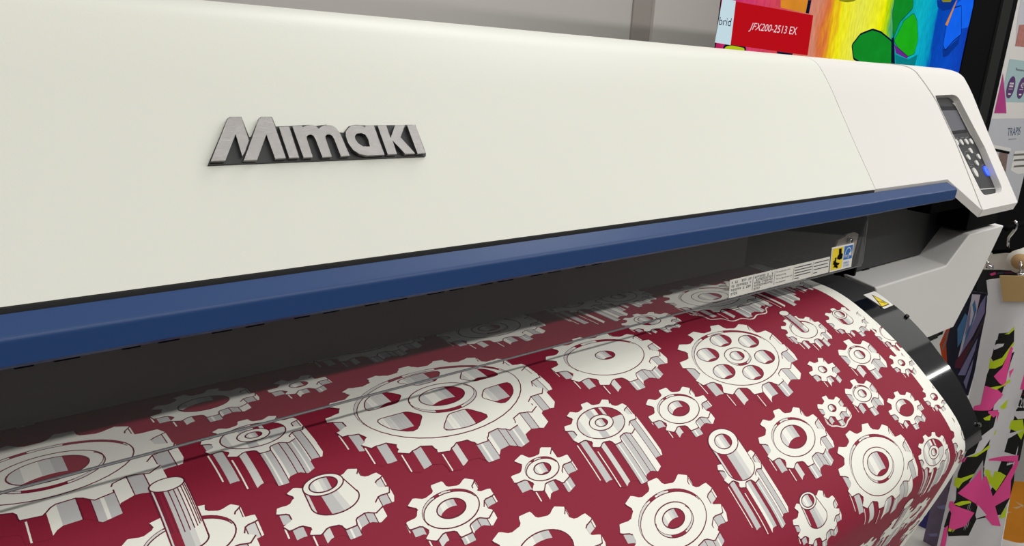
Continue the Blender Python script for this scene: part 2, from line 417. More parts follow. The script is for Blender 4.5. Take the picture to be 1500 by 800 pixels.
            up = lambda x: cv-B_*math.sqrt(max(0, 1-x*x)); dn = lambda x: cv+B_*math.sqrt(max(0, 1-x*x))
            columns(cu, A_, up, dn, [(-1, -.75, ink_light), (-.75, -.35, ink_white), (-.35, -.05, ink_grey), (-.05, .12, ink_white), (.30, .42, ink_light)], n+EP)
            lo = lambda x: max(cv+B_*.1*(1-x), up(x))
            columns(cu, A_, lambda x: max(up(x), cv-B_*.05), dn, [(.35, 1, ink_light), (.1, .35, ink_white)], n+1.5*EP)
            stroke(fb, PAPER, ell(cu, cv, A_, B_), LW, n+2*EP, ink_line, umax=um); n += 2*EP
        elif f == 'disc':
            r = ft[1]; lay(fb, PAPER, ell(cu, cv, a*r, b*r)[:-1], n+EP, ink_white)
            stroke(fb, PAPER, ell(cu, cv, a*r, b*r), LW, n+2*EP, ink_line); n += 2*EP
        elif f in ('cyl', 'cone'):
            if f == 'cyl': rb, rh, H = ft[1], ft[2], ft[3]; rt = rb; off = 0
            else: rb, rt, rh, H = ft[1:5]; off = -.06*a
            A_, B_ = a*rt, b*rt
            for x0, x1, m in ((-1, -.86, ink_light), (-.86, -.35, ink_red), (-.35, .15, ink_grey), (.15, .45, ink_light), (.45, 1, ink_white)):
                k = 8
                for i in range(k):
                    xa, xb = x0+(x1-x0)*i/k, x0+(x1-x0)*(i+1)/k
                    f1 = lambda x: (cu+off+A_*x, cv-H+B_*math.sqrt(max(0, 1-x*x))*.9); f2 = lambda x: (cu+a*rb*x, cv+b*rb*math.sqrt(max(0, 1-x*x)))
                    lay(fb, PAPER, [f1(xa), f1(xb), f2(xb), f2(xa)], n, m, convex=True)
            stroke(fb, PAPER, ell(cu, cv, a*rb, b*rb, -.2, math.pi, 24), LW, n+EP, ink_line)
            for sg in (-1, 1): stroke(fb, PAPER, [(cu+off+sg*A_, cv-H), (cu+sg*a*rb, cv)], LW, n+EP, ink_line)
            if f == 'cyl' and rh == 0:
                for x in (-.8, -.7, -.45, -.1, .2, .45, .65, .8, .9):
                    y0 = cv-H+B_*math.sqrt(1-x*x); stroke(fb, PAPER, [(cu+A_*x, y0), (cu+A_*x, y0+H*.72)], LW*.7, n+EP, ink_line)
            lay(fb, PAPER, ell(cu+off, cv-H, A_, B_)[:-1], n+2*EP, ink_white)
            stroke(fb, PAPER, ell(cu+off, cv-H, A_, B_), LW, n+3*EP, ink_line)
            if rh: well(cu+off, cv-H, a*rh, b*rh, h+H, n+4*EP)
            n += 4*EP
for g in GEARS: gear(g[0], *g[1:7], g[7])
EXTRA = [
 (14, .755, -.026, .0735, .0425, .3, .019, [('ring', .66, 1), ('ring', .40, -1), ('hole', .25)]),
 (12, .4515, -.0745, .0600, .0346, .25, .012, [('ring', .62, 1), ('ring', .34, -1), ('hole', .21)]),
 (9, .1645, -.0565, .0385, .0222, .2, .008, [('hole', .48)]),
 (10, .835, -.031, .043, .0245, .1, .045, [('hole', .4)]),
 (10, .580, -.088, .043, .0245, .1, .040, [('hole', .4)]),
 (12, .650, -.080, .045, .026, .1, .012, [('ring', .6, 1), ('hole', .25)]),
 (14, .320, -.105, .062, .036, .3, .012, [('ring', .62, 1), ('hole', .25)]),
 (12, .060, -.130, .060, .034, .1, .012, [('ring', .62, 1), ('hole', .25)]),
 (10, .955, .118, .034, .0195, .2, .008, [('ring', .6, 1)]),
 (11, .965, .262, .046, .026, .3, .012, [('hole', .4)]),
 (8, .905, -.01, .030, .017, .3, .014, []),
 (10, .815, .335, .036, .021, .2, .030, [('cyl', .3, 0, .03)]),
 (9, .875, .345, .034, .019, .2, .008, [('hole', .4)]),
 (9, .925, .392, .030, .017, .2, .008, [('hole', .4)]),
 (10, .725, .345, .045, .026, .2, .008, [('ring', .6, 1), ('hole', .4)]),
 (12, .825, .415, .05, .029, .2, .008, [('ring', .6, 1), ('hole', .3)]),
 (8, .630, .335, .036, .021, .2, .02, [('hole', .4)]),
 (6, .900, .465, .03, .017, .2, .008, [('hole', .3)]),
 (14, .520, .310, .066, .038, .2, .012, [('ring', .6, 1), ('hole', .3)]),
 (9, .74, .47, .04, .023, .2, .02, [('hole', .4)]),
 (12, .40, .36, .05, .029, .2, .012, [('hole', .3)]),
 (12, -.12, .02, .06, .034, .2, .012, [('ring', .6, 1), ('hole', .3)]),
 (9, -.06, .12, .04, .023, .2, .02, [('hole', .4)]),
 (10, .03, .10, .04, .023, .2, .008, [('ring', .6, 1), ('hole', .3)]),
 (10, .20, .20, .05, .029, .2, .012, [('ring', .6, 1), ('hole', .3)]),
 (10, .08, .19, .04, .023, .2, .012, [('hole', .3)]),
 (12, -.05, .24, .06, .034, .2, .012, [('ring', .6, 1), ('hole', .3)]),
]
for g in EXTRA: gear(g[0], *g[1:7], g[7])
# pale offset outlines printed around two of the gears
for cu, cv, a, b, ph, N, h in ((.7394, .1694, .0262, .0152, 4.75, 6, .0068), (.755, -.026, .0745, .0435, .3, 14, .0215)):
    pts = []
    for i in range(N*8+1):
        t = ph+2*math.pi*i/(N*8); r = 1-.13*(1-math.cos(t*N-ph*N))*.5*(1 if N < 10 else .7)
        if math.sin(t) > -.1: pts.append((cu+a*r*math.cos(t), cv+b*r*math.sin(t)+h))
    pts.sort(key=lambda q: -q[0])
    stroke(fb, PAPER, pts, LW*1.6, 1.5*EP, ink_white)
fabric = fb.build('printed_fabric', origin=W(0, .35, -.4), label='white fabric web printed with grey-white gears on dark red, rolling out of the printer', cat='printed fabric')
# ================================================================ room
floor_m = mat('floor_grey', 'b3b1ad', .55, bump=.2, bscale=60, var=.06, vscale=6)
wall_m = mat('wall_grey', 'bcb8b2', .8, var=.03, vscale=2)
wall2_m = mat('wall_panel_grey', 'c2bdb6', .8)
black_m = mat('matte_black', '050506', .8, spec=.06)
b = MB(); b.add([(-6, -6, 0), (9, -6, 0), (9, 5, 0), (-6, 5, 0)], [(0, 1, 2, 3)], floor_m); b.add([(-6, -6, -.1), (9, -6, -.1), (9, 5, -.1), (-6, 5, -.1)], [(3, 2, 1, 0)], floor_m)
b.build('floor', kind='structure')
YW = 2.0*S
def wall(name, x0, x1, y0, y1, z0, z1, m):
    q = MB(); q.box(x0, x1, y0, y1, z0, z1, m, units=False); q.build(name, kind='structure', origin=((x0+x1)/2, (y0+y1)/2, z0))
wall('wall_back', -6, 9, YW, YW+.12, 0, 3.6, wall_m)
def wx(px): return atY(px, 10, 2.0)[0]*S
wall('trim_1', wx(926), wx(953), YW-.012, YW, 0, 3.6, mat('wall_joint', '98918a', .8))
wall('trim_2', wx(953), wx(1120), YW-.03, YW, 0, 3.6, wall2_m)
# ================================================================ the printer
prn = empty('wide_format_printer', (S*.1, S*.6, 0), 'large white and blue roll-fed textile printer with a smoked window', 'printer')
cover_m = mat('cover_white', 'dbdbd1', .42, spec=.4, bump=.12, bscale=700)
cap_m = mat('cap_white', 'dcd8d3', .42, spec=.4, bump=.1, bscale=700)
arm_m = mat('arm_white', 'd9d7d4', .5, spec=.4, bump=.1, bscale=700)
blue_m = mat('bumper_blue', '23406f', .36, spec=.3, bump=.06, bscale=900)
dark_m = mat('dark_plastic', '1d1d1f', .45, bump=.1, bscale=400)
dark2_m = mat('charcoal_plastic', '2c2c2e', .5, bump=.1, bscale=400)
gloss_m = mat('gloss_black', '0a0b0d', .08, spec=.6)
steel_m = mat('steel', '7b7670', .35, metal=1)
chrome_m = mat('chrome', 'c8c8c8', .15, metal=1)
cp = smooth([(.4417,-.1355),(.4578,-.1122),(.4806,-.0793),(.5056,-.0421),(.5255,-.0122),(.5400,.0070),(.5510,.0190),(.562,.0252),(.574,.0282),(.590,.0292),(.62,.0296),(.85,.0296)], 5)
COV = Prof(cp, 0)
def shell(name, prof, x0, x1, m, zb, yb, **k):
    q = MB(); n = len(prof.p)
    for i in range(n-1):
        a, c = prof.p[i], prof.p[i+1]; na, nc = prof.n[i], prof.n[i+1]
        q.face([W(x0, *a), W(x1, *a), W(x1, *c), W(x0, *c)], m, [(0, *na), (0, *na), (0, *nc), (0, *nc)])
    ring = [tuple(p) for p in prof.p]+[(yb, zb), (prof.p[0][0]+.003, zb)]
    for x, s_ in ((x0, -1), (x1, 1)):
        P = [Vector(W(x, *p)) for p in ring]
        for t in tessellate_polygon([P]): q.face([P[i] for i in t], m, [(s_, 0, 0)]*3)
    e = [prof.p[-1], (yb, zb), (prof.p[0][0]+.003, zb), prof.p[0]]
    for a, c, nn in ((e[0], e[1], (0, 1, 0)), (e[1], e[2], (0, 0, -1)), (e[2], e[3], (0, -1, 0))):
        q.face([W(x0, *a), W(x1, *a), W(x1, *c), W(x0, *c)], m, [nn]*4)
    return q.build(name, prn, **k)
XA, XS = -1.0, .9985
shell('front_cover', COV, XA, XS, cover_m, -.1365, .85)
# dark strip standing in for the shade in the gap under the cover lip
q = MB(); q.box(XA, XS, .4425, .60, -.142, -.1366, mat('gap_shade_black', '2a2a2c', .6)); q.build('gap_shade_strip', prn)
# blue bumper strips
def bumper(name, x0, xt, xc, xb, dy=0):
    P = [(.4400+dy, -.1412+.0022), (.4290+dy, -.1487), (.4272+dy, -.1625), (.4300+dy, -.1650), (.52, -.166), (.52, -.1423), (.4420+dy, -.1423)]
    P[0] = (.4405+dy, -.1392)
    # soften the crease
    c = P[1]; f_ = .16; a = (c[0]+(P[0][0]-c[0])*f_, c[1]+(P[0][1]-c[1])*f_); d = (c[0]+(P[2][0]-c[0])*f_, c[1]+(P[2][1]-c[1])*f_)
    arc = [((1-t)**2*a[0]+2*t*(1-t)*c[0]+t*t*d[0], (1-t)**2*a[1]+2*t*(1-t)*c[1]+t*t*d[1]) for t in [k/6 for k in range(7)]]
    P = [P[0]]+arc+P[2:]; X = [xt]+[xc]*7+[xb, xb, xb, xt, xt]
    q = MB(); n = len(P)
    for i in range(n):
        j = (i+1) % n; q.add([W(x0, *P[i]), W(X[i], *P[i]), W(X[j], *P[j]), W(x0, *P[j])], [(0, 1, 2, 3)], blue_m)
    q.add([W(X[i], *P[i]) for i in range(n)], tessellate_polygon([[Vector((0, *p)) for p in P]]), blue_m)
    q.add([W(x0, *P[i]) for i in range(n)], tessellate_polygon([[Vector((0, *p)) for p in P]]), blue_m)
    return q.build(name, prn)
bumper('bumper_strip', XA, XS, 1.0055, 1.0045)
bumper('bumper_strip', XS+.0012, 1.232, 1.2455, 1.239, .0012)
# ---- right end cap and control housing, traced on the plane of the cover
def cv_(px, py, n=0): return COV.inv(px, py, n)
vt = lambda y: float(np.interp(y, COV.p[:, 0], COV.s))
capl = .9996
TOP = COV.s[-1]
hc = [(1.256, -.0153), (1.304, -.0555)]
ext = Prof(np.vstack([[(.3950, -.2027)], COV.p]), 1)         # the end cap runs lower than the cover
def eu(px, py, n=0): return ext.inv(px, py, n)
print('corner', eu(1404, 277), eu(1438.5, 308), eu(1490, 297), eu(1430, 160), eu(1411, 118), COV.s[-1], vt(.5503))
P1 = eu(1404, 277); P2 = eu(1438.5, 308); P3 = eu(1490, 297)
def lipped(name, poly, m, depth=.0120, holes=(), n1=0):
    q = MB(); lay(q, ext, poly, n1, m, holes)
    for loop in [poly]:
        for i in range(len(loop)):
            a, c = loop[i], loop[(i+1) % len(loop)]; ts = [0, 1]
            for cc in ext.cuts:
                if abs(c[1]-a[1]) > 1e-9:
                    t = (cc-a[1])/(c[1]-a[1])
                    if 1e-6 < t < 1-1e-6: ts.append(t)
            ts.sort(); pp = [(a[0]+t*(c[0]-a[0]), a[1]+t*(c[1]-a[1])) for t in ts]
            for p0, p1 in zip(pp, pp[1:]):
                A, B = Vector(ext.pos(*p0, n1)), Vector(ext.pos(*p1, n1)); off = Vector((0, .0036*S, -depth*S))
                nn = (B-A).cross(off)
                if nn.length < 1e-12: continue
                nn.normalize(); q.face([A, B, B+off, A+off], m, [nn]*4)
    off = Vector((0, .0036*S, -depth*S))
    bb = MB(); lay(bb, ext, poly, n1, m, holes)
    for f in bb.f: q.face([Vector(bb.v[i])+off for i in f], m, [(0, .8, -.6)]*len(f))
    return q
crs = [eu(1438.5, 308), eu(1400, 210), eu(1372, 150), eu(1346, 112), (1.3085, vt(.552)), (1.303, vt(.575)), (1.303, TOP)]
capoly = [(capl, .0005), (1.2335, .0005), P1]+crs[:1]+crs[1:]+[(capl, TOP)]
lipped('e', capoly, cap_m).build('end_cap', prn)
# thin flange below the corner of the cap over the bumper
hr = [P2, P3, (1.4905, float(vt(.515))), (1.4985, vt(.5465)), (1.4960, vt(.556)), (1.486, vt(.566)), (1.470, vt(.575)), (1.455, vt(.585)), (1.44, vt(.61)), (1.44, TOP)]
hous = [P2]+rpoly([P2, P3, hr[2]], [0, .004, 0], 3)[1:]+hr[3:]+[(1.3035, TOP), (1.3035, vt(.575)), (1.309, vt(.552))]+[(p[0]+.0006, p[1]) for p in crs[3:0:-1]]
rec = [eu(*p) for p in [(1368, 140.5), (1396, 139), (1403, 143), (1441, 215), (1467, 276), (1465, 282), (1441, 286.5), (1436, 281)]]
rec = rpoly(rec, [.006, .008, .02, 0, .006, .006, .006, .006], 3)
hq = lipped('h', hous, cap_m, holes=[rec], n1=.0012)
pan_n = -.0085
for i in range(len(rec)):
    a, c = rec[i], rec[(i+1) % len(rec)]; ts = [0, 1]
    for cc in ext.cuts:
        if abs(c[1]-a[1]) > 1e-9:
            t = (cc-a[1])/(c[1]-a[1])
            if 1e-6 < t < 1-1e-6: ts.append(t)
    ts.sort(); pp = [(a[0]+t*(c[0]-a[0]), a[1]+t*(c[1]-a[1])) for t in ts]
    for p0, p1 in zip(pp, pp[1:]):
        A, B, Cc, D = [Vector(x) for x in (ext.pos(*p0, .0012), ext.pos(*p1, .0012), ext.pos(*p1, pan_n), ext.pos(*p0, pan_n))]
        nn = (B-A).cross(D-A)
        if nn.length > 1e-12: nn.normalize(); hq.face([A, B, Cc, D], cap_m, [nn]*4)
panel = hq.build('control_panel', prn)
q = MB(); big = [(p[0]+(.004 if p[0] > 1.38 else -.004), p[1]) for p in rec]; slab(q, ext, big, pan_n-.004, pan_n, mat('panel_charcoal', '323234', .6, spec=.25)); q.build('panel_face', panel)
def pe(px, py, n): return ext.inv(px, py, n)
k47 = lambda x, y: (1360+x/4.708, 130+y/4.708)
q = MB(); slab(q, ext, rpoly([pe(*k47(x, y), pan_n) for x, y in ((62, 122), (182, 122), (268, 300), (150, 312))], .003, 2), pan_n, pan_n+.0008, mat('screen_surround', '1f1f23', .7, spec=.2)); 
slab(q, ext, [pe(*k47(x, y), pan_n) for x, y in ((84, 152), (190, 150), (252, 282), (148, 296))], pan_n+.0008, pan_n+.0011, mat('lcd_grey', '3a3b46', .4)); q.build('display_screen', panel)
btn_m = mat('button_white', 'c9c7c2', .4); blu = mat('button_blue', '2a55ff', .4, emit=.9)
for (x, y, ru, rv, m) in [(190,372,.0052,.0052,btn_m),(222,372,.0052,.0052,btn_m),(257,368,.0052,.0052,btn_m),(289,366,.0052,.0052,btn_m),(286,430,.005,.005,btn_m),(270,475,.005,.005,btn_m),(341,470,.005,.005,btn_m),(328,515,.005,.005,btn_m),(318,580,.0068,.0085,btn_m),(394,570,.0075,.0092,blu)]:
    u, v = pe(*k47(x, y), pan_n); q = MB(); slab(q, ext, [(u+ru*math.cos(t*math.pi/8)*(.9+.1), v+rv*math.sin(t*math.pi/8)) for t in range(16)], pan_n, pan_n+.0022, m)
    bo = q.build('button', panel)
    if m is blu: bo['label'] = 'round blue lit button'
q = MB(); stroke(q, ext, [pe(*k47(357, 694), pan_n), pe(*k47(462, 686), pan_n)], .0012, pan_n+.0004, btn_m); q.build('marking_line', panel)
for a, c in (((250,455),(252,435)),((252,435),(272,430)),((300,435),(325,450)),((350,485),(348,500)),((272,495),(285,520)),((285,520),(310,522)),((262,300),(282,340)),((175,318),(185,345)),((366,530),(378,524)),((285,540),(298,534)),((190,345),(205,342)),((222,340),(240,337)),((255,337),(272,334))):
    q = MB(); stroke(q, ext, [pe(*k47(*a), pan_n), pe(*k47(*c), pan_n)], .0006, pan_n+.0004, mat('panel_print', '8d8d8f', .5)); q.build('marking_line', panel)
# black column carrying the housing, dark bay panels behind, body
q = MB(); q.box(1.405, 1.545, .458, .80, -.2345, -.197, black_m); q.box(1.27, 1.47, .47, .82, -.1965, -.150, black_m); q.build('housing_support', prn)
q = MB(); q.box(1.118, 1.362, .505, .53, -.2805, -.1425, dark2_m); q.box(1.366, 1.50, .507, .53, -.2805, -.15, dark_m); q.box(1.118, 1.40, .53, .84, -.30, -.29, dark_m); q.build('bay_panel', prn)
q = MB(); q.box(-1.0, 1.45, .70, .84, -.45, -.1425, black_m); q.box(1.112, 1.118, .50, .70, -.29, -.1425, black_m); q.box(-1.0, -.98, .46, .84, -.45, -.1425, black_m); q.build('inner_body', prn)
q = MB(); q.box(-.95, 1.09, .52, .70, -.275, -.2765+.0001-.02, dark_m); q.build('platen', prn)
q = MB(); q.box(-.98, .90, .556, .570, -.2555, -.1425, mat('plate_charcoal', '4c4647', .6, var=.03)); q.build('inner_plate', prn)
q = MB(); q.box(.9005, 1.112, .556, .570, -.2555, -.1425, black_m); q.build('inner_plate', prn, label='black plate')
q = MB(); q.box(-.97, 1.10, .60, .64, -.205, -.19, dark_m); q.box(-.97, 1.10, .615, .625, -.19, -.15, dark_m); q.build('carriage_rail', prn)
# lower body and stand
q = MB(); q.box(-.98, 1.45, .56, .84, -.52, -.452, arm_m, bev=.01); q.build('lower_body', prn)
for x in (-.8, .72):
    q = MB(); q.box(x-.03, x+.03, .62, .78, -.93, -.521, arm_m, bev=.008); q.box(x-.035, x+.035, .45, .92, -.9643, -.93, dark_m, bev=.008); q.build('stand_leg', prn)
# side arm (right): profile drawn on its front face, pushed back
AY = .45
fp = [atY(*p, AY) for p in [(1283, 422), (1387, 389), (1421, 343), (1471, 331), (1438, 400), (1397, 479), (1330, 507), (1288, 521)]]
x0, z0 = fp[0]; x1, z1 = fp[1]; zm = (z0+z1)/2; fp[0] = (x0, zm); fp[1] = (x1, zm)
zt = (fp[2][1]+fp[3][1])/2; fp[2] = (fp[2][0], zt); fp[3] = (fp[3][0], zt); print('arm', fp)
q = MB(); q.prism([W(x, AY, z) for x, z in fp], (S*.10, S*.20, 0), arm_m)
arm = q.build('side_arm', prn)
bm_ = arm.modifiers.new('edge', 'BEVEL'); bm_.width = .004; bm_.segments = 3; bm_.limit_method = 'ANGLE'
for px, py in ((1265, 395), (1328, 374)):
    r = ray(px, py); t = zm/r[2]; q = MB(); x, y = r[0]*t, r[1]*t; q.box(x-.010, x+.012, y-.004, y+.012, zm, zm+.0008, dark_m); q.build('vent_slot', prn)
# black media guide that carries the fabric edge
GP = [(.60,-.2700),(.5240,-.2705),(.462,-.2709),(.4016,-.2888),(.361,-.3131),(.3350,-.3350),(.3099,-.3577),(.2860,-.3880),(.2700,-.4130),(.2640,-.4290)]
GD = Prof([(p[0], p[1]) for p in smooth(GP, 5)], 0)
q = MB(); n = len(GD.p)
for i in range(n-1):
    a, c = GD.p[i], GD.p[i+1]; na, nc = GD.n[i], GD.n[i+1]
    q.face([W(.935, *a), W(1.03, *a), W(1.03, *c), W(.935, *c)], gloss_m, [(0, *na), (0, *na), (0, *nc), (0, *nc)])
ring = [tuple(p) for p in GD.p]+[(.30, -.445), (.60, -.445)]
for x, s_ in ((.935, -1), (1.03, 1)):
    P = [Vector(W(x, *p)) for p in ring]
    for t in tessellate_polygon([P]): q.face([P[i] for i in t], dark_m, [(s_, 0, 0)]*3)
for a, c, nn in (((.264, -.429), (.30, -.445), (0, -.4, -.9)), ((.30, -.445), (.60, -.445), (0, 0, -1))):
    q.face([W(.935, *a), W(1.03, *a), W(1.03, *c), W(.935, *c)], mat('guide_brown', '6d5a4c', .5), [nn]*4)
guide = q.build('media_guide', prn)
for px, py in ((1331, 463), (1433, 622)):
    u, v = GD.inv(px, py); q = MB(); q.tube([GD.pos(1.026, v, -.002), GD.pos(1.026, v, .003)], .004, gloss_m, 10); q.build('bolt', guide)
q = MB(); vv = GD.inv(1268, 437)[1]; slab(q, GD, [(.9525, .055), (1.0296, .055), (1.0296, vv), (.9525, vv)], -.0002, .0003, mat('matte_charcoal', '2b2b2c', .75, spec=.2, bump=.2, bscale=900)); q.build('matte_cover', guide)
# hazard sticker
def tri_sticker():
    q = MB(); a = [GD.inv(*p, .0003) for p in [(1264.5, 432.4), (1281, 427), (1308.5, 447.2), (1295, 452.8)]]
    slab(q, GD, a, 0.0003, .0008, mat('sticker_white', 'e8e6e0', .4))
    tq = [GD.inv(*p, .0006) for p in [(1277.5, 432.5), (1302, 446), (1291.3, 450)]]
    lay(q, GD, tq, .0010, mat('hazard_yellow', 'f0d21c', .4)); stroke(q, GD, tq, .0012, .0011, black_m, closed=True)
    c = np.mean(np.array(tq), axis=0)
    for dx, dy, w in ((-.004, -.001, .001), (.0, .002, .0012), (.004, .001, .001)): stroke(q, GD, [(c[0]+dx, c[1]-.002+dy), (c[0]+dx+.003, c[1]+.002+dy)], w, .0011, black_m)
    q.build('hazard_sticker', guide)
tri_sticker()
# ---- smoked window
wm = bpy.data.materials.new('smoked_acrylic'); wm.use_nodes = True; nt = wm.node_tree; nt.nodes.clear()
o_ = nt.nodes.new('ShaderNodeOutputMaterial'); mx = nt.nodes.new('ShaderNodeMixShader'); tr = nt.nodes.new('ShaderNodeBsdfTransparent'); gl = nt.nodes.new('ShaderNodeBsdfGlossy'); fr = nt.nodes.new('ShaderNodeFresnel')
tr.inputs['Color'].default_value = (.99, .985, .985, 1); gl.inputs['Roughness'].default_value = .03; fr.inputs['IOR'].default_value = 1.5
ge = nt.nodes.new('ShaderNodeNewGeometry'); cl = nt.nodes.new('ShaderNodeMath'); cl.operation = 'MULTIPLY_ADD'; cl.inputs[1].default_value = -1.75; cl.inputs[2].default_value = 1.75; nt.links.new(ge.outputs['Backfacing'], cl.inputs[0])
mu = nt.nodes.new('ShaderNodeMath'); mu.operation = 'MULTIPLY'; mu.use_clamp = True; nt.links.new(fr.outputs[0], mu.inputs[0]); nt.links.new(cl.outputs[0], mu.inputs[1]); nt.links.new(mu.outputs[0], mx.inputs[0]); nt.links.new(tr.outputs[0], mx.inputs[1]); nt.links.new(gl.outputs[0], mx.inputs[2]); nt.links.new(mx.outputs[0], o_.inputs[0])
WP = Prof([(.4400, -.2382), (.4447, -.166)], 0)
WXR = .9990
q = MB(); slab(q, WP, [(-.95, 0), (WXR-.004, 0), (WXR, .004), (WXR, WP.s[-1]), (-.95, WP.s[-1])], -.0022, 0, wm)
win = q.build('window_pane', prn)
q = MB(); stroke(q, WP, [(WXR-.0008, .004), (WXR-.0008, .066)], .0012, .0003, mat('acrylic_edge', '6a6a6c', .2)); stroke(q, WP, [(-.95, .0006), (WXR-.004, .0006)], .0012, .0003, mat('acrylic_edge', '6a6a6c', .2)); q.box(-.95, WXR-.004, .4392, .4412, -.2386, -.2376, mat('acrylic_edge', '6a6a6c', .2)); q.build('pane_edge', prn)
lab_w = mat('label_white', 'dddbd3', .5); lab_k = mat('label_ink', '3c3c3e', .5)
def wv(px, py): return WP.inv(px, py, .0004)
q = MB(); L = [wv(*p) for p in [(1067, 440.5), (1213.5, 396), (1215, 375), (1069.5, 412)]]; v0 = (L[0][1]+L[1][1])/2; v1 = (L[2][1]+L[3][1])/2; ul = L[0][0]; ur = L[1][0]
slab(q, WP, [(ul, v0), (ur, v0), (ur, v1), (ul, v1)], 0.0001, .0006, lab_w)
cols = [wv(1101, 430)[0], wv(1133, 419)[0], wv(1161, 411)[0], wv(1189, 403)[0]]; E_ = [ul]+cols+[ur]
Hh = v1-v0
for c in cols: stroke(q, WP, [(c, v0+Hh*.1), (c, v1-Hh*.08)], .0005, .0008, lab_k)
txts = {2: ['Do not open this cover', 'during printing.', 'The carriage will stop and', 'ruin the prints.']}
rnd = random.Random(7)
for i in range(5):
    a, c = E_[i]+.003, E_[i+1]-.003; rows = 5 if i in (1, 3) else 4
    for r in range(rows):
        vt_ = v1-Hh*(.12+.84*r/rows); vb_ = vt_-Hh*.11; w = c-a
        if i == 2:
            t = txts[2][r]; put_text(q, WP, t, [(a, vb_), (a+w*len(t)/26, vb_), (a+w*len(t)/26, vt_), (a, vt_)], .0008, lab_k)
        elif i < 2:
            m_ = 12 if r < rows-1 else 4
            for g in range(m_):
                x = a+w*g/12; s2 = w/12*.72
                if rnd.random() < .1: continue
                stroke(q, WP, [(x, vt_), (x+s2, vt_)], .0004, .0008, lab_k); stroke(q, WP, [(x+s2/2, vt_), (x+s2/2, vb_)], .0004, .0008, lab_k); stroke(q, WP, [(x, (vt_+vb_)/2+rnd.uniform(-.0005, .0005)), (x+s2, (vt_+vb_)/2)], .0004, .0008, lab_k)
                if rnd.random() < .5: stroke(q, WP, [(x, vb_), (x+s2, vb_)], .0004, .0008, lab_k)
        else:
            x = a; end = c if r < rows-1 else a+w*.25
            while x < end-.001:
                l = min(rnd.uniform(.0012, .004), end-x); stroke(q, WP, [(x, (vt_+vb_)/2), (x+l, (vt_+vb_)/2)], .0011, .0008, lab_k); x += l+.0008
win_l = q.build('instruction_label', prn)
q = MB(); A = wv(1214.5, 396)[0]+.001; B = wv(1246.6, 389.8)[0]; vb = (wv(1214.5, 412)[1]+0)/1; vtp = wv(1252, 355.5)[1]; vbt = v0-.0005; mid = wv(1232.5, 395)[0]
slab(q, WP, [(A, vbt), (B, vbt), (B, vtp), (A, vtp)], .0001, .0007, mat('sticker_white', 'e8e6e0', .4))
yel = mat('hazard_yellow', 'f0d21c', .4); bl = mat('label_blue', '1467b8', .4); HH = vtp-vbt
lay(q, WP, [(A+.002, vbt+.002), (mid-.0015, vbt+.002), (mid-.0015, vtp-.002), (A+.002, vtp-.002)], .0009, yel)
ww = mid-A
f = lambda s_, t_: (A+.002+(ww-.0035)*s_, vbt+.002+(HH-.004)*t_)
for po in ([(.55,.95),(.8,.95),(.85,.7),(.98,.68),(.95,.45),(.7,.42),(.45,.5),(.5,.62),(.6,.7)], [(.1,.42),(.22,.40),(.3,.5),(.42,.48),(.4,.36),(.55,.3),(.75,.28),(.72,.2),(.55,.18),(.65,.08),(.55,.04),(.35,.12),(.2,.1),(.28,.22),(.1,.3),(.2,.34)], [(.25,.55),(.38,.58),(.42,.5),(.3,.48)]):
    lay(q, WP, [f(*p) for p in po], .0011, black_m)
g_ = lambda s_, t_: (mid+.0008+(B-mid-.0028)*s_, vbt+.002+(HH-.004)*t_)
lay(q, WP, [g_(0, .36), g_(1, .36), g_(1, 1), g_(0, 1)], .0009, bl)
wht = mat('sticker_white', 'e8e6e0', .4)
stroke(q, WP, [g_(.12+.76*(1-math.cos(t))/2, .52+.38*math.sin(t)) for t in [math.pi*i/14 for i in range(15)]], .0013, .0011, wht)
st = [(.72+(.20 if i % 2 == 0 else .08)*math.cos(math.pi/2+i*math.pi/5), .60+(.15 if i % 2 == 0 else .06)*math.sin(math.pi/2+i*math.pi/5)) for i in range(10)]
lay(q, WP, [g_(*p) for p in st], .0012, wht)
put_text(q, WP, 'energy', [g_(.08, .40), g_(.72, .40), g_(.72, .58), g_(.08, .58)], .0012, wht, .3)
put_text(q, WP, 'ENERGY', [g_(.08, .16), g_(.75, .16), g_(.75, .26), g_(.08, .26)], .0011, bl)
put_text(q, WP, 'STAR', [g_(.08, .02), g_(.75, .02), g_(.75, .12), g_(.08, .12)], .0011, bl)
q.build('rating_sticker', prn)
# bracket behind the window, near its right end
q = MB(); BY = Plane('Y', .50)
pl = [BY.inv(*p) for p in [(1222, 371), (1228, 352), (1238, 347), (1241, 343), (1252, 340), (1258, 343), (1250, 375), (1246, 372)]]
q.prism([BY.pos(*p) for p in pl], (0, .004, 0), mat('bracket_grey', 'a3988c', .45)); q.build('bracket', prn)
q = MB(); c = BY.inv(1242, 352); q.tube([BY.pos(*c), BY.pos(c[0], c[1], .006)], .0055, chrome_m, 14); q.tube([BY.pos(c[0], c[1], .006), BY.pos(c[0], c[1], .0065)], .0035, black_m, 14); q.build('bracket_pin', prn)
q = MB(); a = BY.inv(1269, 318, ); c = BY.inv(1246, 392); q.tube([BY.pos(*a), BY.pos(*c)], .0028, dark2_m, 8); q.build('stay_rod', prn)
# small dark blocks in pairs along the top of the window
for pa in ((19,49),(77,116),(176,204),(229,261),(307,337),(356,384),(427,450),(469,493),(530,551),(565,592),(622,646),(654,674),(699,717),(725,747),(772,790),(798,816),(838,852),(862,876)):
    ang_y = 545-.182*pa[0]+1
    xs = [WP.inv(p, 545-.182*p+2, .002) for p in pa]; q = MB()
    q.box(xs[0][0], xs[1][0], .4375, .4440, -.1690, -.1655, black_m, bev=.001); q.build('dark_block', prn)
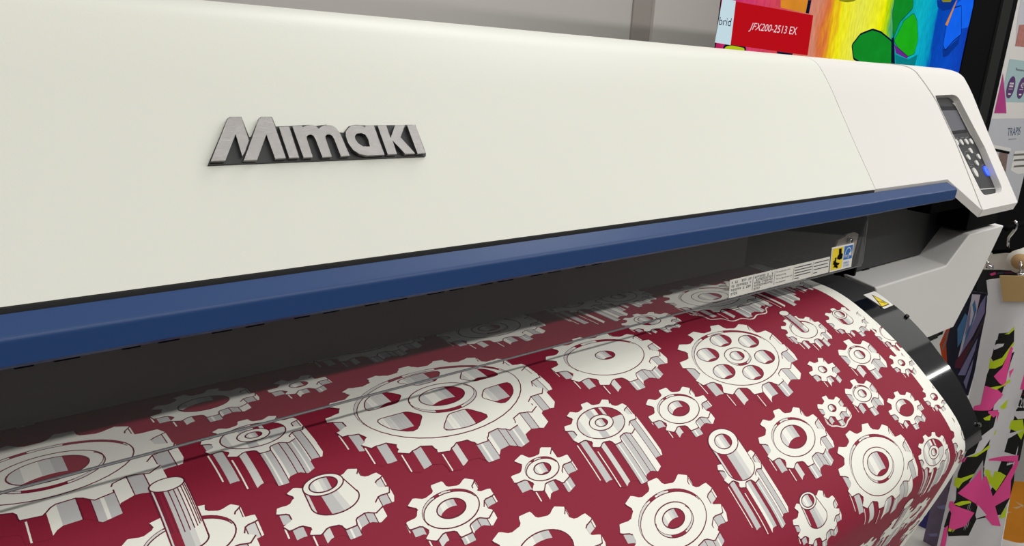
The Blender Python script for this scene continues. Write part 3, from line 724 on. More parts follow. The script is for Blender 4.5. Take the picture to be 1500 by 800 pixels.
# ---- badge
def bk(x, y, n): return COV.inv(280+x/4.054, 150+y/4.054, n)
plate = [(100,370),(215,96),(229,86),(298,86),(345,205),(356,205),(402,96),(413,86),(480,86),(503,143),(590,140),(700,133),(740,140),(800,132),(850,145),(880,178),(905,180),(935,142),(975,133),(1010,135),(1038,137),(1160,135),(1332,133),(1394,302),(1394,318)]
BN = .0020; LN = .0052
q = MB(); slab(q, COV, [bk(x, y, BN) for x, y in plate], 0, BN, mat('badge_black', '1b1b1d', .4)); badge = q.build('brand_badge', prn, label='raised silver lettering on a black backing plate')
brushed = mat('brushed_aluminium', '8e8b89', .33, metal=1, bump=0)
nt = brushed.node_tree; bs = nt.nodes['Principled BSDF']; n1 = nt.nodes.new('ShaderNodeTexNoise'); n1.inputs['Scale'].default_value = 60; n1.inputs['Detail'].default_value = 5
mp = nt.nodes.new('ShaderNodeMapping'); mp.inputs['Scale'].default_value = (1, 40, 40); tc = nt.nodes.new('ShaderNodeTexCoord'); nt.links.new(tc.outputs['Object'], mp.inputs['Vector']); nt.links.new(mp.outputs['Vector'], n1.inputs['Vector'])
bu = nt.nodes.new('ShaderNodeBump'); bu.inputs['Strength'].default_value = .35; bu.inputs['Distance'].default_value = .0006; nt.links.new(n1.outputs['Fac'], bu.inputs['Height']); nt.links.new(bu.outputs['Normal'], bs.inputs['Normal'])
def arcp(cx, cy, rx, ry, a0, a1, n=10, rot=0):
    return [(cx+rx*math.cos(math.radians(a0+(a1-a0)*i/n)), cy+ry*math.sin(math.radians(a0+(a1-a0)*i/n))) for i in range(n+1)]
Mm = [(118,348),(217,100),(229,88),(298,88),(343,226),(320,292),(304,320),(264,188),(203,346)]
M2 = [(313,344),(403,100),(414,88),(479,88),(563,331),(500,335),(447,190),(392,341)]
I1 = [(521,146),(582,143),(641,327),(583,330)]
m_ = [(601,142),(657,139),(664,147),(680,140),(700,134),(722,135),(742,142),(758,157),(772,145),(790,136),(812,134),(838,138),(862,154),(884,184),(900,220),(942,316),(890,320),(848,214),(838,198),(822,190),(806,191),(798,200),(798,212),(835,322),(780,325),(738,216),(727,199),(712,191),(695,193),(686,203),(687,216),(722,325),(668,328)]
a_ = [(1092,313),(1045,315),(1000,306),(962,282),(932,240),(918,198),(922,166),(944,143),(975,135),(1010,137),(1034,148),(1036,139),(1085,137),(1148,310),(1100,313)]
ah = [(1062,262),(1022,262),(992,243),(975,218),(972,198),(985,185),(1012,182),(1035,192),(1052,220)]
k_ = [(1107,138),(1158,136),(1184,212),(1212,135),(1270,134),(1243,207),(1330,303),(1272,306),(1196,226),(1222,307),(1168,309)]
I2 = [(1282,136),(1332,134),(1391,300),(1345,304)]
for nm, po, ho in (('letter', Mm, None), ('letter', M2, None), ('letter', I1, None), ('letter', m_, None), ('letter', a_, ah), ('letter', k_, None), ('letter', I2, None)):
    q = MB(); slab(q, COV, [bk(x, y, LN) for x, y in po], BN, LN, brushed, holes=[[bk(x, y, LN) for x, y in ho]] if ho else ()); q.build(nm, badge)
# ================================================================ display behind the printer
DY = 1.05
TVP = Plane('Y', DY)
tx0 = TVP.inv(1057, 0)[0]; tx1 = TVP.inv(1427, 0)[0]; zlow = -.32; zhigh = zlow+(tx1-tx0)*9/16; print('tv', tx0, tx1, (tx1-tx0)*S, zhigh)
tv = empty('display_screen', W((tx0+tx1)/2, DY+.02, zlow-.3), 'huge lit wall display of rainbow stripes with green and blue butterflies', 'display')
xb0 = tx0-.0015; xb1 = TVP.inv(1465, 0)[0]; xb2 = TVP.inv(1479, 0)[0]; xb3 = TVP.inv(1489.5, 0)[0]
q = MB(); q.box(xb0+.13, xb1, DY+.004, DY+.06, zlow-.04, zhigh+.03, black_m); q.box(tx1, xb1, DY-.004, DY+.004, zlow-.04, zhigh+.03, black_m); q.build('housing', tv)
q = MB(); q.box(xb1+.0005, xb2, DY-.012, DY+.06, -CZ/S, zhigh+.03, mat('side_strip_grey', '1e1e1e', .7, spec=.15)); q.build('side_strip', tv)
q = MB(); q.box(xb2+.0005, xb3, DY-.004, DY+.06, -CZ/S, zhigh+.03, black_m); q.build('side_frame', tv)
q = MB(); q.box(xb0+.13, xb1, DY+.01, DY+.05, -CZ/S, zlow-.0405, black_m); q.build('pedestal', tv)
# rainbow picture
sm = bpy.data.materials.new('rainbow_picture'); sm.use_nodes = True; nt = sm.node_tree; nt.nodes.clear()
out = nt.nodes.new('ShaderNodeOutputMaterial'); em = nt.nodes.new('ShaderNodeEmission'); em.inputs['Strength'].default_value = .95
tc = nt.nodes.new('ShaderNodeTexCoord'); sx = nt.nodes.new('ShaderNodeSeparateXYZ'); nt.links.new(tc.outputs['Object'], sx.inputs[0])
nz = nt.nodes.new('ShaderNodeTexNoise'); nz.inputs['Scale'].default_value = 9; nz.inputs['Detail'].default_value = 8
mp = nt.nodes.new('ShaderNodeMapping'); mp.inputs['Scale'].default_value = (3, 1, .8); nt.links.new(tc.outputs['Object'], mp.inputs[0]); nt.links.new(mp.outputs[0], nz.inputs['Vector'])
ma = nt.nodes.new('ShaderNodeMath'); ma.operation = 'MULTIPLY_ADD'; nt.links.new(nz.outputs['Fac'], ma.inputs[0]); ma.inputs[1].default_value = .16; nt.links.new(sx.outputs[0], ma.inputs[2])
w_ = (tx1-tx0)*S
mr = nt.nodes.new('ShaderNodeMapRange'); mr.inputs['From Min'].default_value = -w_/2+.08; mr.inputs['From Max'].default_value = w_/2+.08; nt.links.new(ma.outputs[0], mr.inputs['Value'])
cr_ = nt.nodes.new('ShaderNodeValToRGB'); nt.links.new(mr.outputs[0], cr_.inputs[0])
def xf(px, py): return (TVP.inv(px, py)[0]-tx0)/(tx1-tx0)
stops = [(0, 'b8205a'), (xf(1090, 8), 'd13a6e'), (xf(1150, 8), 'd44a52'), (xf(1192, 40), 'd38a72'), (xf(1206, 50), 'd8703c'), (xf(1215, 50), 'e8a020'), (xf(1228, 50), 'f4ec1a'), (xf(1255, 50), 'e9e84e'), (xf(1288, 50), 'f4f200'), (xf(1299, 50), '8cc81c'), (xf(1305, 50), '0e9a86'), (xf(1345, 50), '10b4c8'), (xf(1362, 50), '0a9cc4'), (xf(1370, 50), '0a46b0'), (xf(1395, 50), '0e4ec4'), (1, '123fb4')]
el = cr_.color_ramp.elements
el[0].position = 0; el[0].color = (*srgb(stops[0][1]), 1); el[1].position = 1; el[1].color = (*srgb(stops[-1][1]), 1)
for p, c in stops[1:-1]: e = el.new(min(.999, p)); e.color = (*srgb(c), 1)
n2 = nt.nodes.new('ShaderNodeTexNoise'); n2.inputs['Scale'].default_value = 30; n2.inputs['Detail'].default_value = 6; nt.links.new(mp.outputs[0], n2.inputs['Vector'])
m2 = nt.nodes.new('ShaderNodeMapRange'); m2.inputs['To Min'].default_value = .62; m2.inputs['To Max'].default_value = 1.35; nt.links.new(n2.outputs['Fac'], m2.inputs[0])
hs = nt.nodes.new('ShaderNodeHueSaturation'); nt.links.new(cr_.outputs[0], hs.inputs['Color']); nt.links.new(m2.outputs[0], hs.inputs['Value']); nt.links.new(hs.outputs[0], em.inputs['Color']); nt.links.new(em.outputs[0], out.inputs[0])
def em_m(name, col, s_=.95):
    if name in MATS: return MATS[name]
    m = bpy.data.materials.new(name); m.use_nodes = True; nt = m.node_tree; nt.nodes.clear(); o = nt.nodes.new('ShaderNodeOutputMaterial'); e = nt.nodes.new('ShaderNodeEmission')
    n = nt.nodes.new('ShaderNodeTexNoise'); n.inputs['Scale'].default_value = 14; n.inputs['Detail'].default_value = 5; t = nt.nodes.new('ShaderNodeTexCoord'); nt.links.new(t.outputs['Object'], n.inputs['Vector'])
    r = nt.nodes.new('ShaderNodeMapRange'); r.inputs['To Min'].default_value = .75; r.inputs['To Max'].default_value = 1.2; nt.links.new(n.outputs['Fac'], r.inputs[0])
    h = nt.nodes.new('ShaderNodeHueSaturation'); h.inputs['Color'].default_value = (*srgb(col), 1)
    if name not in ('lit_red', 'lit_white', 'lit_ink'): nt.links.new(r.outputs[0], h.inputs['Value'])
    nt.links.new(h.outputs[0], e.inputs[0]); e.inputs[1].default_value = s_; nt.links.new(e.outputs[0], o.inputs[0]); MATS[name] = m; return m
q = MB(); org = W((tx0+tx1)/2, DY, (zlow+zhigh)/2)
lay(q, TVP, [(tx0, zlow), (tx1, zlow), (tx1, zhigh), (tx0, zhigh)], 0, sm)
q.add([W(tx0, DY+.003, zlow), W(tx1, DY+.003, zlow), W(tx1, DY+.003, zhigh), W(tx0, DY+.003, zhigh)], [(0, 1, 2, 3)], black_m)
def T(*pts): return [TVP.inv(*p) for p in pts]
e0 = .0004
def pz(x0, y0, sc, pts): return [TVP.inv(x0+a/sc, y0+b/sc) for a, b in pts]
Z8 = lambda *pts: pz(1030, 0, 3.571, pts)
Z4 = lambda *pts: pz(1200, 0, 5, pts)
grn = em_m('lit_green', '138a28'); grn2 = em_m('lit_bright_green', '1fae1c'); ink = em_m('lit_ink', '0d1430'); teal = em_m('lit_teal', '0c7f86'); pur = em_m('lit_purple', '6a2a8e'); bl2 = em_m('lit_blue', '1565f0'); bl3 = em_m('lit_dark_blue', '0c3690'); olive = em_m('lit_olive', '8d8a1c'); org_ = em_m('lit_orange', 'd98a2a'); lime = em_m('lit_lime', 'b8c81c')
def wing(pts, m, n, edge=.006):
    po = rpoly(pts, .007, 4); lay(q, TVP, po, n, m)
    if edge: stroke(q, TVP, po, edge, n+e0/2, ink, closed=True)
wing(Z4((238,330),(300,250),(390,215),(450,235),(530,300),(528,470),(420,520),(250,430)), grn, e0, .005)
wing(Z4((540,270),(535,100),(560,-60),(640,-140),(690,-60),(685,60),(640,110),(590,160),(545,270)), grn, e0, .002)
wing(Z4((545,300),(620,150),(690,95),(715,150),(722,290),(695,395),(650,415),(575,350)), grn2, e0*2, .0015)
lay(q, TVP, Z4((555,400),(650,435),(720,400),(700,480),(560,470)), e0*.8, teal)
lay(q, TVP, Z4((545,320),(575,350),(650,415),(640,430),(560,390)), e0*2.2, pur)
lay(q, TVP, Z4((528,280),(545,270),(552,470),(530,475)), e0*3, ink)
wing(Z4((1000,30),(1125,-60),(1130,60),(1090,200),(1040,210)), bl2, e0, 0)
wing(Z4((980,60),(1040,40),(1040,250),(980,300),(920,370),(905,330),(930,190)), bl2, e0, .003)
lay(q, TVP, Z4((900,360),(930,360),(1010,290),(1030,250),(1020,320),(940,410),(905,420)), e0*.8, bl3)
lay(q, TVP, Z4((860,0),(1000,0),(960,70),(900,80),(865,50)), e0*.8, bl3)
lay(q, TVP, Z4((890,-10),(975,-10),(960,15),(905,15)), e0, olive); lay(q, TVP, Z4((998,10),(1008,0),(935,190),(920,180)), e0*3, org_)
lay(q, TVP, rpoly(Z4((130,-10),(280,-10),(255,10),(200,18),(150,8)), .01, 3), e0, olive)
lay(q, TVP, Z8((405,0),(550,0),(545,70),(405,40)), e0, org_); lay(q, TVP, Z8((548,0),(566,0),(552,72),(535,68)), e0*1.5, ink)
lay(q, TVP, rpoly(Z8((112,236),(150,230),(222,246),(214,300),(90,300)), .01, 3), e0, lime); stroke(q, TVP, rpoly(Z8((112,236),(150,230),(222,246),(214,300),(90,300)), .01, 3), .006, e0*1.5, ink, closed=True)
lay(q, TVP, Z8((385,268),(470,280),(440,320),(390,310)), e0, ink)
# caption
lay(q, TVP, Z8((168,8),(573,80),(543,290),(140,234)), e0*4, em_m('lit_red', 'b9101a'))
lay(q, TVP, Z8((98,-8),(168,4),(140,236),(58,222)), e0*4, em_m('lit_white', 'c6dde6'))
put_text(q, TVP, 'JFX200-2513 EX', Z8((232,165),(482,196),(490,142),(250,118)), e0*5, em_m('lit_white2', 'e6d4dc'), .05)
put_text(q, TVP, 'brid', Z8((78,130),(138,138),(146,96),(84,88)), e0*5, ink)
scr = q.build('screen', tv, origin=org)
# ================================================================ poster on black partition
PY = 1.16
q = MB(); q.box(xb3+.002, 7.5, PY+.0002, PY+.04, -CZ/S, .9, black_m); q.build('partition_panel', origin=W(5, PY+.02, -CZ/S), label='black partition wall behind the garments and the poster', cat='partition')
PP = Plane('Y', PY-.004)
pl = PP.inv(1490.5, 0)[0]; pr_ = PP.inv(1492, 290)[0]; pz0 = PP.inv(1494, 297)[1]; print('poster', pl, PP.inv(1455, 160), pr_, pz0)
pst = mat('poster_white', 'e4e0dc', .4); q = MB()
slab(q, PP, [(pl, pz0), (pr_, pz0), (pr_, .75), (pl, .75)], -.004, 0, pst)
def A5(*pts): return [PP.inv(1430+a/6.157, b/6.157) for a, b in pts]
def A6(*pts): return [PP.inv(1430+a/4.443, 130+b/4.443) for a, b in pts]
e1 = .0005
lay(q, PP, A5((395,0),(440,0),(440,420),(355,410),(362,250)), e1, mat('poster_pale', 'cbcad0', .4))
lay(q, PP, A5((385,225),(440,222),(440,425),(350,415)), 2*e1, mat('poster_red', 'b5766c', .4, var=.5, vscale=40))
tealp = mat('poster_teal', 'a9c4c6', .4); purp = mat('poster_purple', '5b3470', .4)
tz = A5((300,532),(431,548))[0]; tb = A6((155,85),(311,100))[0]
ub = pr_-.02
lay(q, PP, [A6((155,85))[0], (ub, A6((155,85))[0][1]), (ub, A5((300,532))[0][1]), A5((300,532))[0]], e1, tealp)
put_text(q, PP, 'Remove', A5((357,635),(431,648),(431,625),(357,610)), 2*e1, lab_k)
cu0, cv0 = PP.inv(1430+310/6.157, 128); r_u = abs(PP.inv(1430+345/6.157, 128)[0]-cu0); r_v = abs(PP.inv(1481, 112)[1]-PP.inv(1478, 145)[1])/2
stp = PP.inv(1430+405/6.157, 130)[0]-cu0
for k in range(3):
    c = cu0+k*stp; lay(q, PP, ell(c, cv0, r_u, r_v, n=24)[:-1], 2*e1, purp)
    if k == 0:
        for dz in (.35, .1): 
            for dx in (-.3, 0, .3): stroke(q, PP, [(c+r_u*dx-.006, cv0+r_v*dz), (c+r_u*dx+.006, cv0+r_v*dz)], r_v*.16, 3*e1, pst)
    else: put_text(q, PP, '42', [(c-r_u*.4, cv0), (c+r_u*.4, cv0), (c+r_u*.4, cv0+r_v*.5), (c-r_u*.4, cv0+r_v*.5)], 3*e1, pst)
    stroke(q, PP, [(c-r_u*.5, cv0-r_v*.15), (c+r_u*.5, cv0-r_v*.15)], r_v*.05, 3*e1, pst); stroke(q, PP, [(c-r_u*.3, cv0-r_v*.6), (c+r_u*.3, cv0-r_v*.6)], r_v*.12, 3*e1, pst)
lay(q, PP, [PP.inv(1456, 166), PP.inv(1474, 166), PP.inv(1473, 150), PP.inv(1471, 130), PP.inv(1469, 107)], 1.5*e1, mat('poster_pink', 'b83a86', .4, var=.15, vscale=8))
lay(q, PP, [A6((85,195))[0], (pr_-.004, A6((85,195))[0][1]), (pr_-.004, pz0+.01), (A6((45,195))[0][0]+.02, pz0+.01)], e1, mat('poster_grey', 'c4c4ca', .4))
put_text(q, PP, 'TRAPIS', A6((200,308),(283,300),(292,248),(205,256)), 2*e1, mat('poster_title', '2e5570', .4))
stroke(q, PP, A6((210,330),(258,326)), .004, 2*e1, mat('panel_print', '8d8d8f', .5))
wt = mat('poster_white2', 'e4e2de', .4)
lay(q, PP, A6((105,362),(225,388),(222,408),(102,385)), 3*e1, wt); lay(q, PP, A6((100,385),(215,410),(212,425),(98,402)), 3*e1, black_m)
lay(q, PP, A6((148,415),(205,420),(190,540),(140,540)), 2.5*e1, mat('poster_flower', '7f6a62', .4, var=.6, vscale=60))
lay(q, PP, A6((250,405),(311,402),(311,550),(268,556),(222,530)), 2*e1, wt)
for y in (425, 460, 500): lay(q, PP, A6((245,y),(311,y-5),(311,y+8),(240,y+12)), 3*e1, mat('poster_shelf', '6e6a66', .4))
q.build('poster', origin=PP.pos((pl+pr_)/2, pz0), label='white roll-up poster with purple ovals and printer pictures right of the display', cat='poster')
# ================================================================ garments hanging at the right
def wave(amp, fr_, ph=0): return lambda u, v: amp*math.sin(v*fr_+ph)+amp*.4*math.sin(v*fr_*2.3+1+u*6)
cuts = [i*.0025 for i in range(40, 320)]
def garment(name, X, layers, label, cat, wv_=None, group=None, thick=.004, texts=()):
    pl_ = Plane('X', X, wv_, cuts); q = MB()
    (base, m0) = layers[0]; bp = [pl_.inv(*p) for p in base]
    slab(q, pl_, bp, -thick, 0, m0)
    lay(q, pl_, bp, -thick, m0)
    for i, (po, m) in enumerate(layers[1:]):
        lay(q, pl_, [pl_.inv(*p) for p in po], (i % 12+1)*.00012, m)
    for t, qd in texts: put_text(q, pl_, t, [(pl_.inv(*p)) for p in qd], .0018, cw)
    c = np.mean(np.array(bp), axis=0)
    return q.build(name, origin=pl_.pos(float(max(p[0] for p in bp)), float(c[1])), label=label, cat=cat, group='garments hanging on the rail' if name == 'hanging_garment' else None), pl_
def cr(x0, y0, sc, *pts): return [(x0+a/sc, y0+b/sc) for a, b in pts]
A = lambda *p: cr(1370, 400, 4, *p); B = lambda *p: cr(1370, 600, 4, *p)
cw = mat('cloth_white', 'dddbde', .85, bump=.3, bscale=300); ck = mat('cloth_black', '0c0c0d', .85); cpk = mat('cloth_pink', 'f4509c', .85); cy = mat('cloth_yellow', 'c6dc1c', .85); cg = mat('cloth_grey', 'a9a8ab', .85)
L1 = [(A((302,42),(318,38),(385,30),(640,20),(640,760))+B((640,0),(515,0),(470,300),(372,830),(10,830),(60,600),(95,440),(150,240),(180,150))+A((200,720),(235,570),(265,400),(300,235),(302,200),(312,120)), cw),
 (A((322,402),(370,388),(378,350),(445,345),(470,318),(466,400),(440,470),(470,460),(465,500),(440,560),(470,540),(520,530),(560,530),(560,800),(225,800),(235,780),(275,765),(300,640),(310,590),(345,510),(325,485)), ck),
 (A((348,425),(370,412),(412,410),(405,425),(352,448)), cw),
 (A((412,355),(440,345),(470,310),(470,328),(440,355)), cy),
 (A((328,487),(340,515),(400,492),(465,400),(466,415),(400,535),(360,555),(322,556)), cy),
 (A((352,600),(400,550),(450,425),(460,440),(430,570),(412,665),(385,645)), cpk),
 (A((436,575),(470,550),(560,540),(560,690),(455,684),(436,610)), cpk),
 (A((495,490),(560,485),(560,545),(510,530)), cy),
 (A((300,655),(370,675),(400,712),(350,780),(330,800),(225,800),(235,775),(275,765)), cpk),
 (A((330,665),(400,655),(440,620),(440,640),(365,680)), cy),
 (A((400,690),(475,630),(440,690),(400,705)), cw), (A((352,770),(380,735),(445,712),(420,740),(378,800),(345,800)), cw),
 (A((380,785),(430,735),(436,780),(400,800)), cy), (A((490,705),(560,700),(560,722),(490,718)), mat('cloth_red', 'b82838', .85)),
 (B((225,0),(560,0),(560,60),(515,180),(490,300),(465,330),(455,430),(430,530),(380,620),(240,645),(195,740),(85,735),(80,700),(60,680),(85,600),(130,520),(140,370),(180,270),(210,190)), ck),
 (B((318,5),(365,0),(395,30),(352,85),(372,25),(345,45),(318,15)), cpk), (B((290,45),(335,25),(325,60),(300,58)), cy), (B((365,8),(400,40),(360,82)), cpk),
 (B((440,15),(520,10),(520,55),(480,60)), cw), (B((345,140),(380,75),(510,60),(520,130),(500,180),(470,130),(405,105),(345,150)), cy),
 (B((335,190),(400,150),(515,120),(440,165),(390,190)), cw), (B((280,150),(345,100),(340,150),(285,230),(250,270),(190,270),(240,250)), cw), (B((205,270),(270,245),(320,205),(320,225),(250,270)), cy),
 (B((310,250),(400,250),(470,270),(440,280),(310,290)), cw), (B((315,290),(400,275),(485,270),(480,310),(315,300)), cpk), (B((300,310),(470,315),(420,330),(300,345)), cw),
 (B((155,300),(170,280),(195,272),(180,300)), cpk), (B((160,395),(240,370),(285,330),(275,360),(170,420),(145,455),(118,435),(125,390)), cy), (B((205,420),(282,295),(280,430),(245,440)), cg),
 (B((142,482),(230,400),(270,345),(272,430),(240,555)), cpk), (B((288,352),(380,370),(412,390),(355,480),(300,420)), cy),
 (B((285,390),(300,395),(335,510),(378,690),(330,680),(240,560),(270,430)), cpk), (B((478,290),(485,320),(440,420),(435,520),(345,570),(330,520),(400,420)), cpk),
 (B((120,545),(165,530),(205,532),(215,545),(150,558)), cy), (B((235,620),(250,560),(300,620),(240,640)), cw), (B((415,570),(405,640),(370,640),(400,590)), cy),
 (B((95,530),(115,530),(130,555),(230,605),(180,680),(110,700),(90,680),(105,600),(88,560)), cpk), (B((130,675),(160,635),(225,620),(180,660)), cg), (B((90,685),(130,690),(110,712),(85,705)), cy),
 (B((60,690),(85,670),(75,760),(60,830),(30,830),(45,760)), cpk)]
wf = wave(.006, 40)
gt = len(L1)
TX = [('IS2200', ((1481.5, 597), (1506, 599), (1507, 584), (1482.5, 583)))]
garment('hanging_garment', 1.62, L1, 'white sports trousers with pink, black and yellow angular print, hanging rightmost', 'garment', wf, texts=TX)
# grey garment and orange cushion-like print behind
garment('hanging_garment', 1.73, [(cr(1370, 600, 4, (455,-260), (640,-260), (640,430), (450,415)), mat('cloth_pale_grey', 'a5a4a0', .85))], 'plain pale grey garment hanging behind the pink and black one', 'garment', wave(.004, 30))
oy = mat('cloth_orange', 'dc8c1e', .85, var=.12, vscale=12)
garment('hanging_garment', 1.79, [(rpoly(cr(1370, 600, 4, (440,380), (640,380), (600,770), (490,782), (380,752), (378,640)), 8, 3), oy)]+[(cr(1370, 600, 4, *p), mat('cloth_cream', 'd9b68c', .85)) for p in (((470,535),(520,560),(515,572)), ((520,560),(480,580),(455,572)), ((515,560),(500,620),(512,575)), ((518,560),(560,530),(545,560)), ((418,590),(455,600),(420,605)))], 'orange garment with pale palm print hanging lowest at the right', 'garment', wave(.004, 30))
# feather print garment
vi = mat('cloth_violet', '8480ac', .8); nb = mat('cloth_navy', '15172e', .8); sb = mat('cloth_steel_blue', '4a7cab', .8); wh = mat('cloth_silver', 'd4d3e2', .8); br = mat('cloth_maroon', '5c2038', .8); rd = mat('cloth_orange_red', 'd9501f', .8)
garment('hanging_garment', 1.68, [(A((150,110),(302,118),(302,235),(265,400),(235,560),(190,720),(120,700),(60,560),(60,420),(100,250)), nb),
 (A((205,130),(262,128),(235,260),(150,470),(125,500),(165,330)), wh), (A((232,130),(262,128),(240,210),(200,290),(215,200)), wh), (A((205,300),(222,240),(208,190),(225,160),(240,220),(195,360),(150,460),(180,340)), sb),
 (A((265,180),(298,130),(292,230),(220,370),(130,500),(200,340)), vi), (A((300,225),(285,300),(150,560),(120,520),(230,380)), mat('cloth_umber', '3a2e36', .8)), (A((215,385),(150,560),(105,560),(110,520),(170,450)), br),
 (A((250,380),(235,450),(175,600),(130,600),(185,500)), vi), (A((225,500),(215,560),(180,680),(165,640)), vi), (A((120,330),(165,240),(180,260),(150,400),(120,440)), sb), (A((185,250),(200,180),(190,330),(165,380)), vi)],
 'violet and steel-blue feather print garment hanging between side arm and white trousers', 'garment', wave(.008, 50, 1))
garment('hanging_garment', 1.72, [(A((60,330),(125,330),(130,400),(125,520),(100,560),(40,520),(20,420)), rd), (A((62,345),(75,340),(62,400),(40,460),(35,440),(55,390)), mat('cloth_trim', '8d8478', .8)), (A((95,540),(125,500),(150,560),(105,600)), br)],
 'orange-red garment with a corded edge, mostly hidden behind the printer side arm', 'garment', wave(.006, 60))
G3 = lambda *p: cr(1290, 620, 4.446, *p)
garment('hanging_garment', 1.65, [(G3((512,300),(470,330),(380,430),(320,560),(255,840),(400,840),(470,500),(505,330)), mat('cloth_mauve', '6c5f78', .8, var=.25, vscale=16)), (G3((360,545),(430,530),(440,560),(385,560)), vi), (G3((305,725),(370,715),(375,735),(320,740)), vi), (G3((440,420),(490,400),(480,450),(445,450)), mat('cloth_slate', '3f4250', .8))],
 'sheer mauve garment hanging just right of the fabric edge', 'garment', wave(.004, 40))
garment('hanging_garment', 1.705, [(G3((400,400),(300,560),(60,840),(270,840),(330,560)), mat('cloth_indigo', '37327a', .8, var=.3, vscale=20))], 'deep indigo garment hanging behind the mauve one', 'garment', wave(.004, 40))
# white cloth roll, cardboard, hangers
Hh_ = lambda *p: cr(1430, 320, 6.157, *p)
garment('folded_cloth', 1.655, [(Hh_((100,330),(130,312),(280,308),(345,325),(380,335),(345,470),(210,462),(40,462),(70,420)), mat('cloth_cream_white', 'd2cdc2', .85, bump=.3, bscale=200))], 'cream cloth folded over the hanger bar above the garments', 'cloth', wave(.004, 40))
pl_ = Plane('X', 1.625); a = pl_.inv(1430+395/6.157, 320+390/6.157)
q = MB(); q.tube([Vector(pl_.pos(*a)), Vector(pl_.pos(*a))+Vector((.10, 0, 0))], .032, mat('cloth_cream_white', 'd2cdc2', .85), 28); q.tube([Vector(pl_.pos(*a))-Vector((.002, 0, 0)), Vector(pl_.pos(*a))+Vector((.10, 0, 0))], .021, mat('cardboard', 'b08e62', .8), 24)
q.build('cloth_roll', origin=pl_.pos(*a), label='cream cloth rolled on a cardboard core at the right edge', cat='roll')
garment('top_garment', 1.665, [(Hh_((0,600),(50,470),(200,462),(431,480),(431,520),(120,550),(110,660),(0,670)), mat('cloth_charcoal', '17171a', .8)), (Hh_((120,500),(175,482),(180,505),(135,518)), cpk), (Hh_((180,490),(260,478),(250,500),(190,505)), mat('cloth_slate', '3f4250', .8)), (Hh_((255,480),(330,478),(335,495),(270,497)), mat('cloth_plum', '6c1f4a', .8))], 'charcoal garment waistband under the clip hanger', 'garment', wave(.003, 40))
garment('cardboard_tag', 1.605, [(Hh_((210,516),(435,520),(640,524),(640,752),(431,750),(240,752)), mat('kraft_card', 'b59664', .85))], 'brown kraft card clipped to the top of the white trousers', 'card')
HB = Plane('X', 1.635)
def hanger(pts, bar, label):
    q = MB(); h = empty('clothes_hanger', HB.pos(*HB.inv(*bar[0])), label, 'hanger', None)
    q.tube([HB.pos(*HB.inv(*p)) for p in pts], .0035, chrome_m, 10); q.build('hook', h)
    q = MB(); q.tube([HB.pos(*HB.inv(*p)) for p in bar], .007, black_m, 10); q.build('bar', h); return h
h1 = hanger(Hh_((345,22),(358,32),(366,60),(355,95),(320,140),(292,175),(286,210),(284,270)), Hh_((150,300),(270,288),(431,300),(560,330)), 'black bar hanger with a chrome hook at the right edge')
for (a, c) in (((100,360),(140,430)), ((420,380),(420,500))):
    q = MB(); p0, p1 = Hh_(a, c); q.tube([HB.pos(*HB.inv(*p0), .01), HB.pos(*HB.inv(*p1), .01)], .004, chrome_m, 8); r0 = HB.pos(*HB.inv(*p1), .01); q.tube([Vector(r0)-Vector((0, .008, 0)), Vector(r0)+Vector((0, .008, 0))], .006, chrome_m, 10); q.build('clip', h1)
# the rail the hangers hang from
ry, rz = HB.inv(*Hh_((345, 22))[0])[1], HB.inv(*Hh_((345, 22))[0])[0]
rail = empty('garment_rail', W(2.1, ry, -CZ/S), 'black steel garment rail the hangers hang from', 'clothes rail')
q = MB(); q.tube([W(1.60, ry, rz-.0115), W(2.6, ry, rz-.0115)], .007, black_m, 12); q.build('rail_tube', rail)
q = MB(); q.tube([W(2.3, ry, rz-.0115), W(2.3, ry, -CZ/S+.01)], .014, black_m, 12); q.build('post', rail)
q = MB(); q.box(2.05, 2.55, ry-.15, ry+.15, -CZ/S, -CZ/S+.012, black_m); q.build('base_plate', rail)
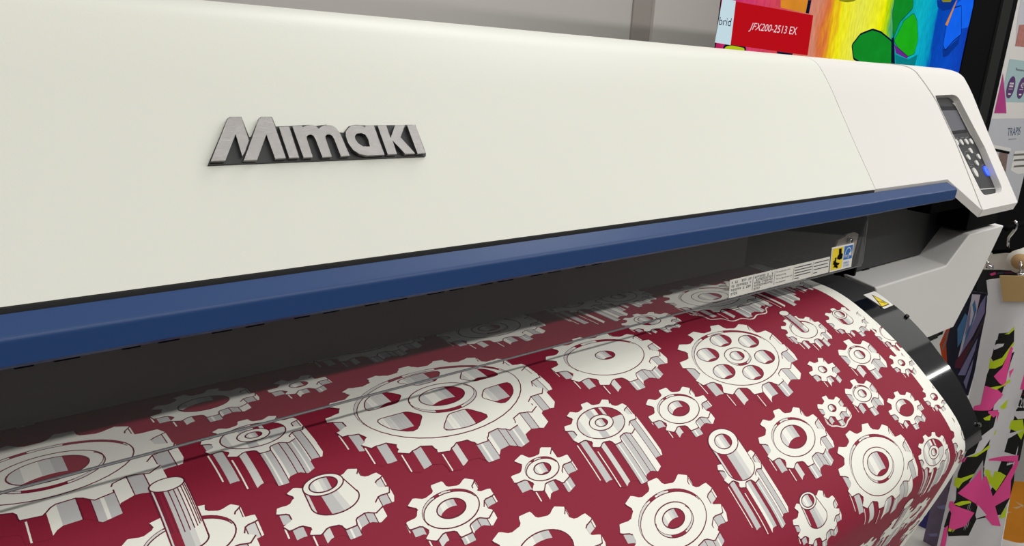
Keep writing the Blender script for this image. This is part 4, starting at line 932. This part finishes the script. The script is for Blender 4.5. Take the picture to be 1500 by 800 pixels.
# ================================================================ light
def area(name, loc, target, sx, sy, power, col=(1, 1, 1)):
    l = bpy.data.lights.new(name, 'AREA'); l.shape = 'RECTANGLE'; l.size = sx; l.size_y = sy; l.energy = power; l.color = col
    o = bpy.data.objects.new(name, l); C.objects.link(o); o.location = loc; d = Vector(target)-Vector(loc)
    o.rotation_euler = d.to_track_quat('-Z', 'Y').to_euler(); return o
world = bpy.data.worlds.new('w'); bpy.context.scene.world = world; world.use_nodes = True
nt = world.node_tree; bg = nt.nodes['Background']; tc = nt.nodes.new('ShaderNodeTexCoord'); sx = nt.nodes.new('ShaderNodeSeparateXYZ'); mr = nt.nodes.new('ShaderNodeMapRange')
nt.links.new(tc.outputs['Generated'], sx.inputs[0]); nt.links.new(sx.outputs[2], mr.inputs['Value']); mr.inputs['From Min'].default_value = 0; mr.inputs['From Max'].default_value = .9
mr.inputs['To Min'].default_value = AMB*.20; mr.inputs['To Max'].default_value = AMB*1.0; nt.links.new(mr.outputs[0], bg.inputs[1]); bg.inputs[0].default_value = (*srgb('f1f1ee'), 1)
# tube row in the ceiling in front of the printer (long axis along the printer)
ey, ez = .4272, -.163
dy_, dz_ = -.1165, .104
k_ = 1.75/.104*1.0
tz_ = CZ+1.9; kk = (1.9/S-ez)/dz_; ty_ = S*(ey+dy_*kk)
print('tube', ty_, tz_)
def row(name, elev, h, x0, x1, w, p):
    d = math.radians(elev); z = CZ+h; y = S*ey-(h-S*ez)/math.tan(d)
    area(name, ((x0+x1)/2, y, z), ((x0+x1)/2, S*ey, CZ+S*ez), x1-x0, w, p, (1, .985, .95))
row('ceiling_tube_row', 42.5, 1.9, -2.4, 9.6, .10, KEY)
row('ceiling_soft_panel', 70, 1.9, -1.0, 8.0, 1.6, KEY*.24)
area('ceiling_panel_back', (2.2, 1.2, 3.5), (2.0, 1.0, 0), 2.5, 1.0, 42)
vs = bpy.context.scene.view_settings; bpy.context.scene.display_settings.display_device = 'sRGB'
vs.view_transform = 'Standard'; vs.look = 'None'; vs.exposure = 0; vs.gamma = 1; vs.use_curve_mapping = False
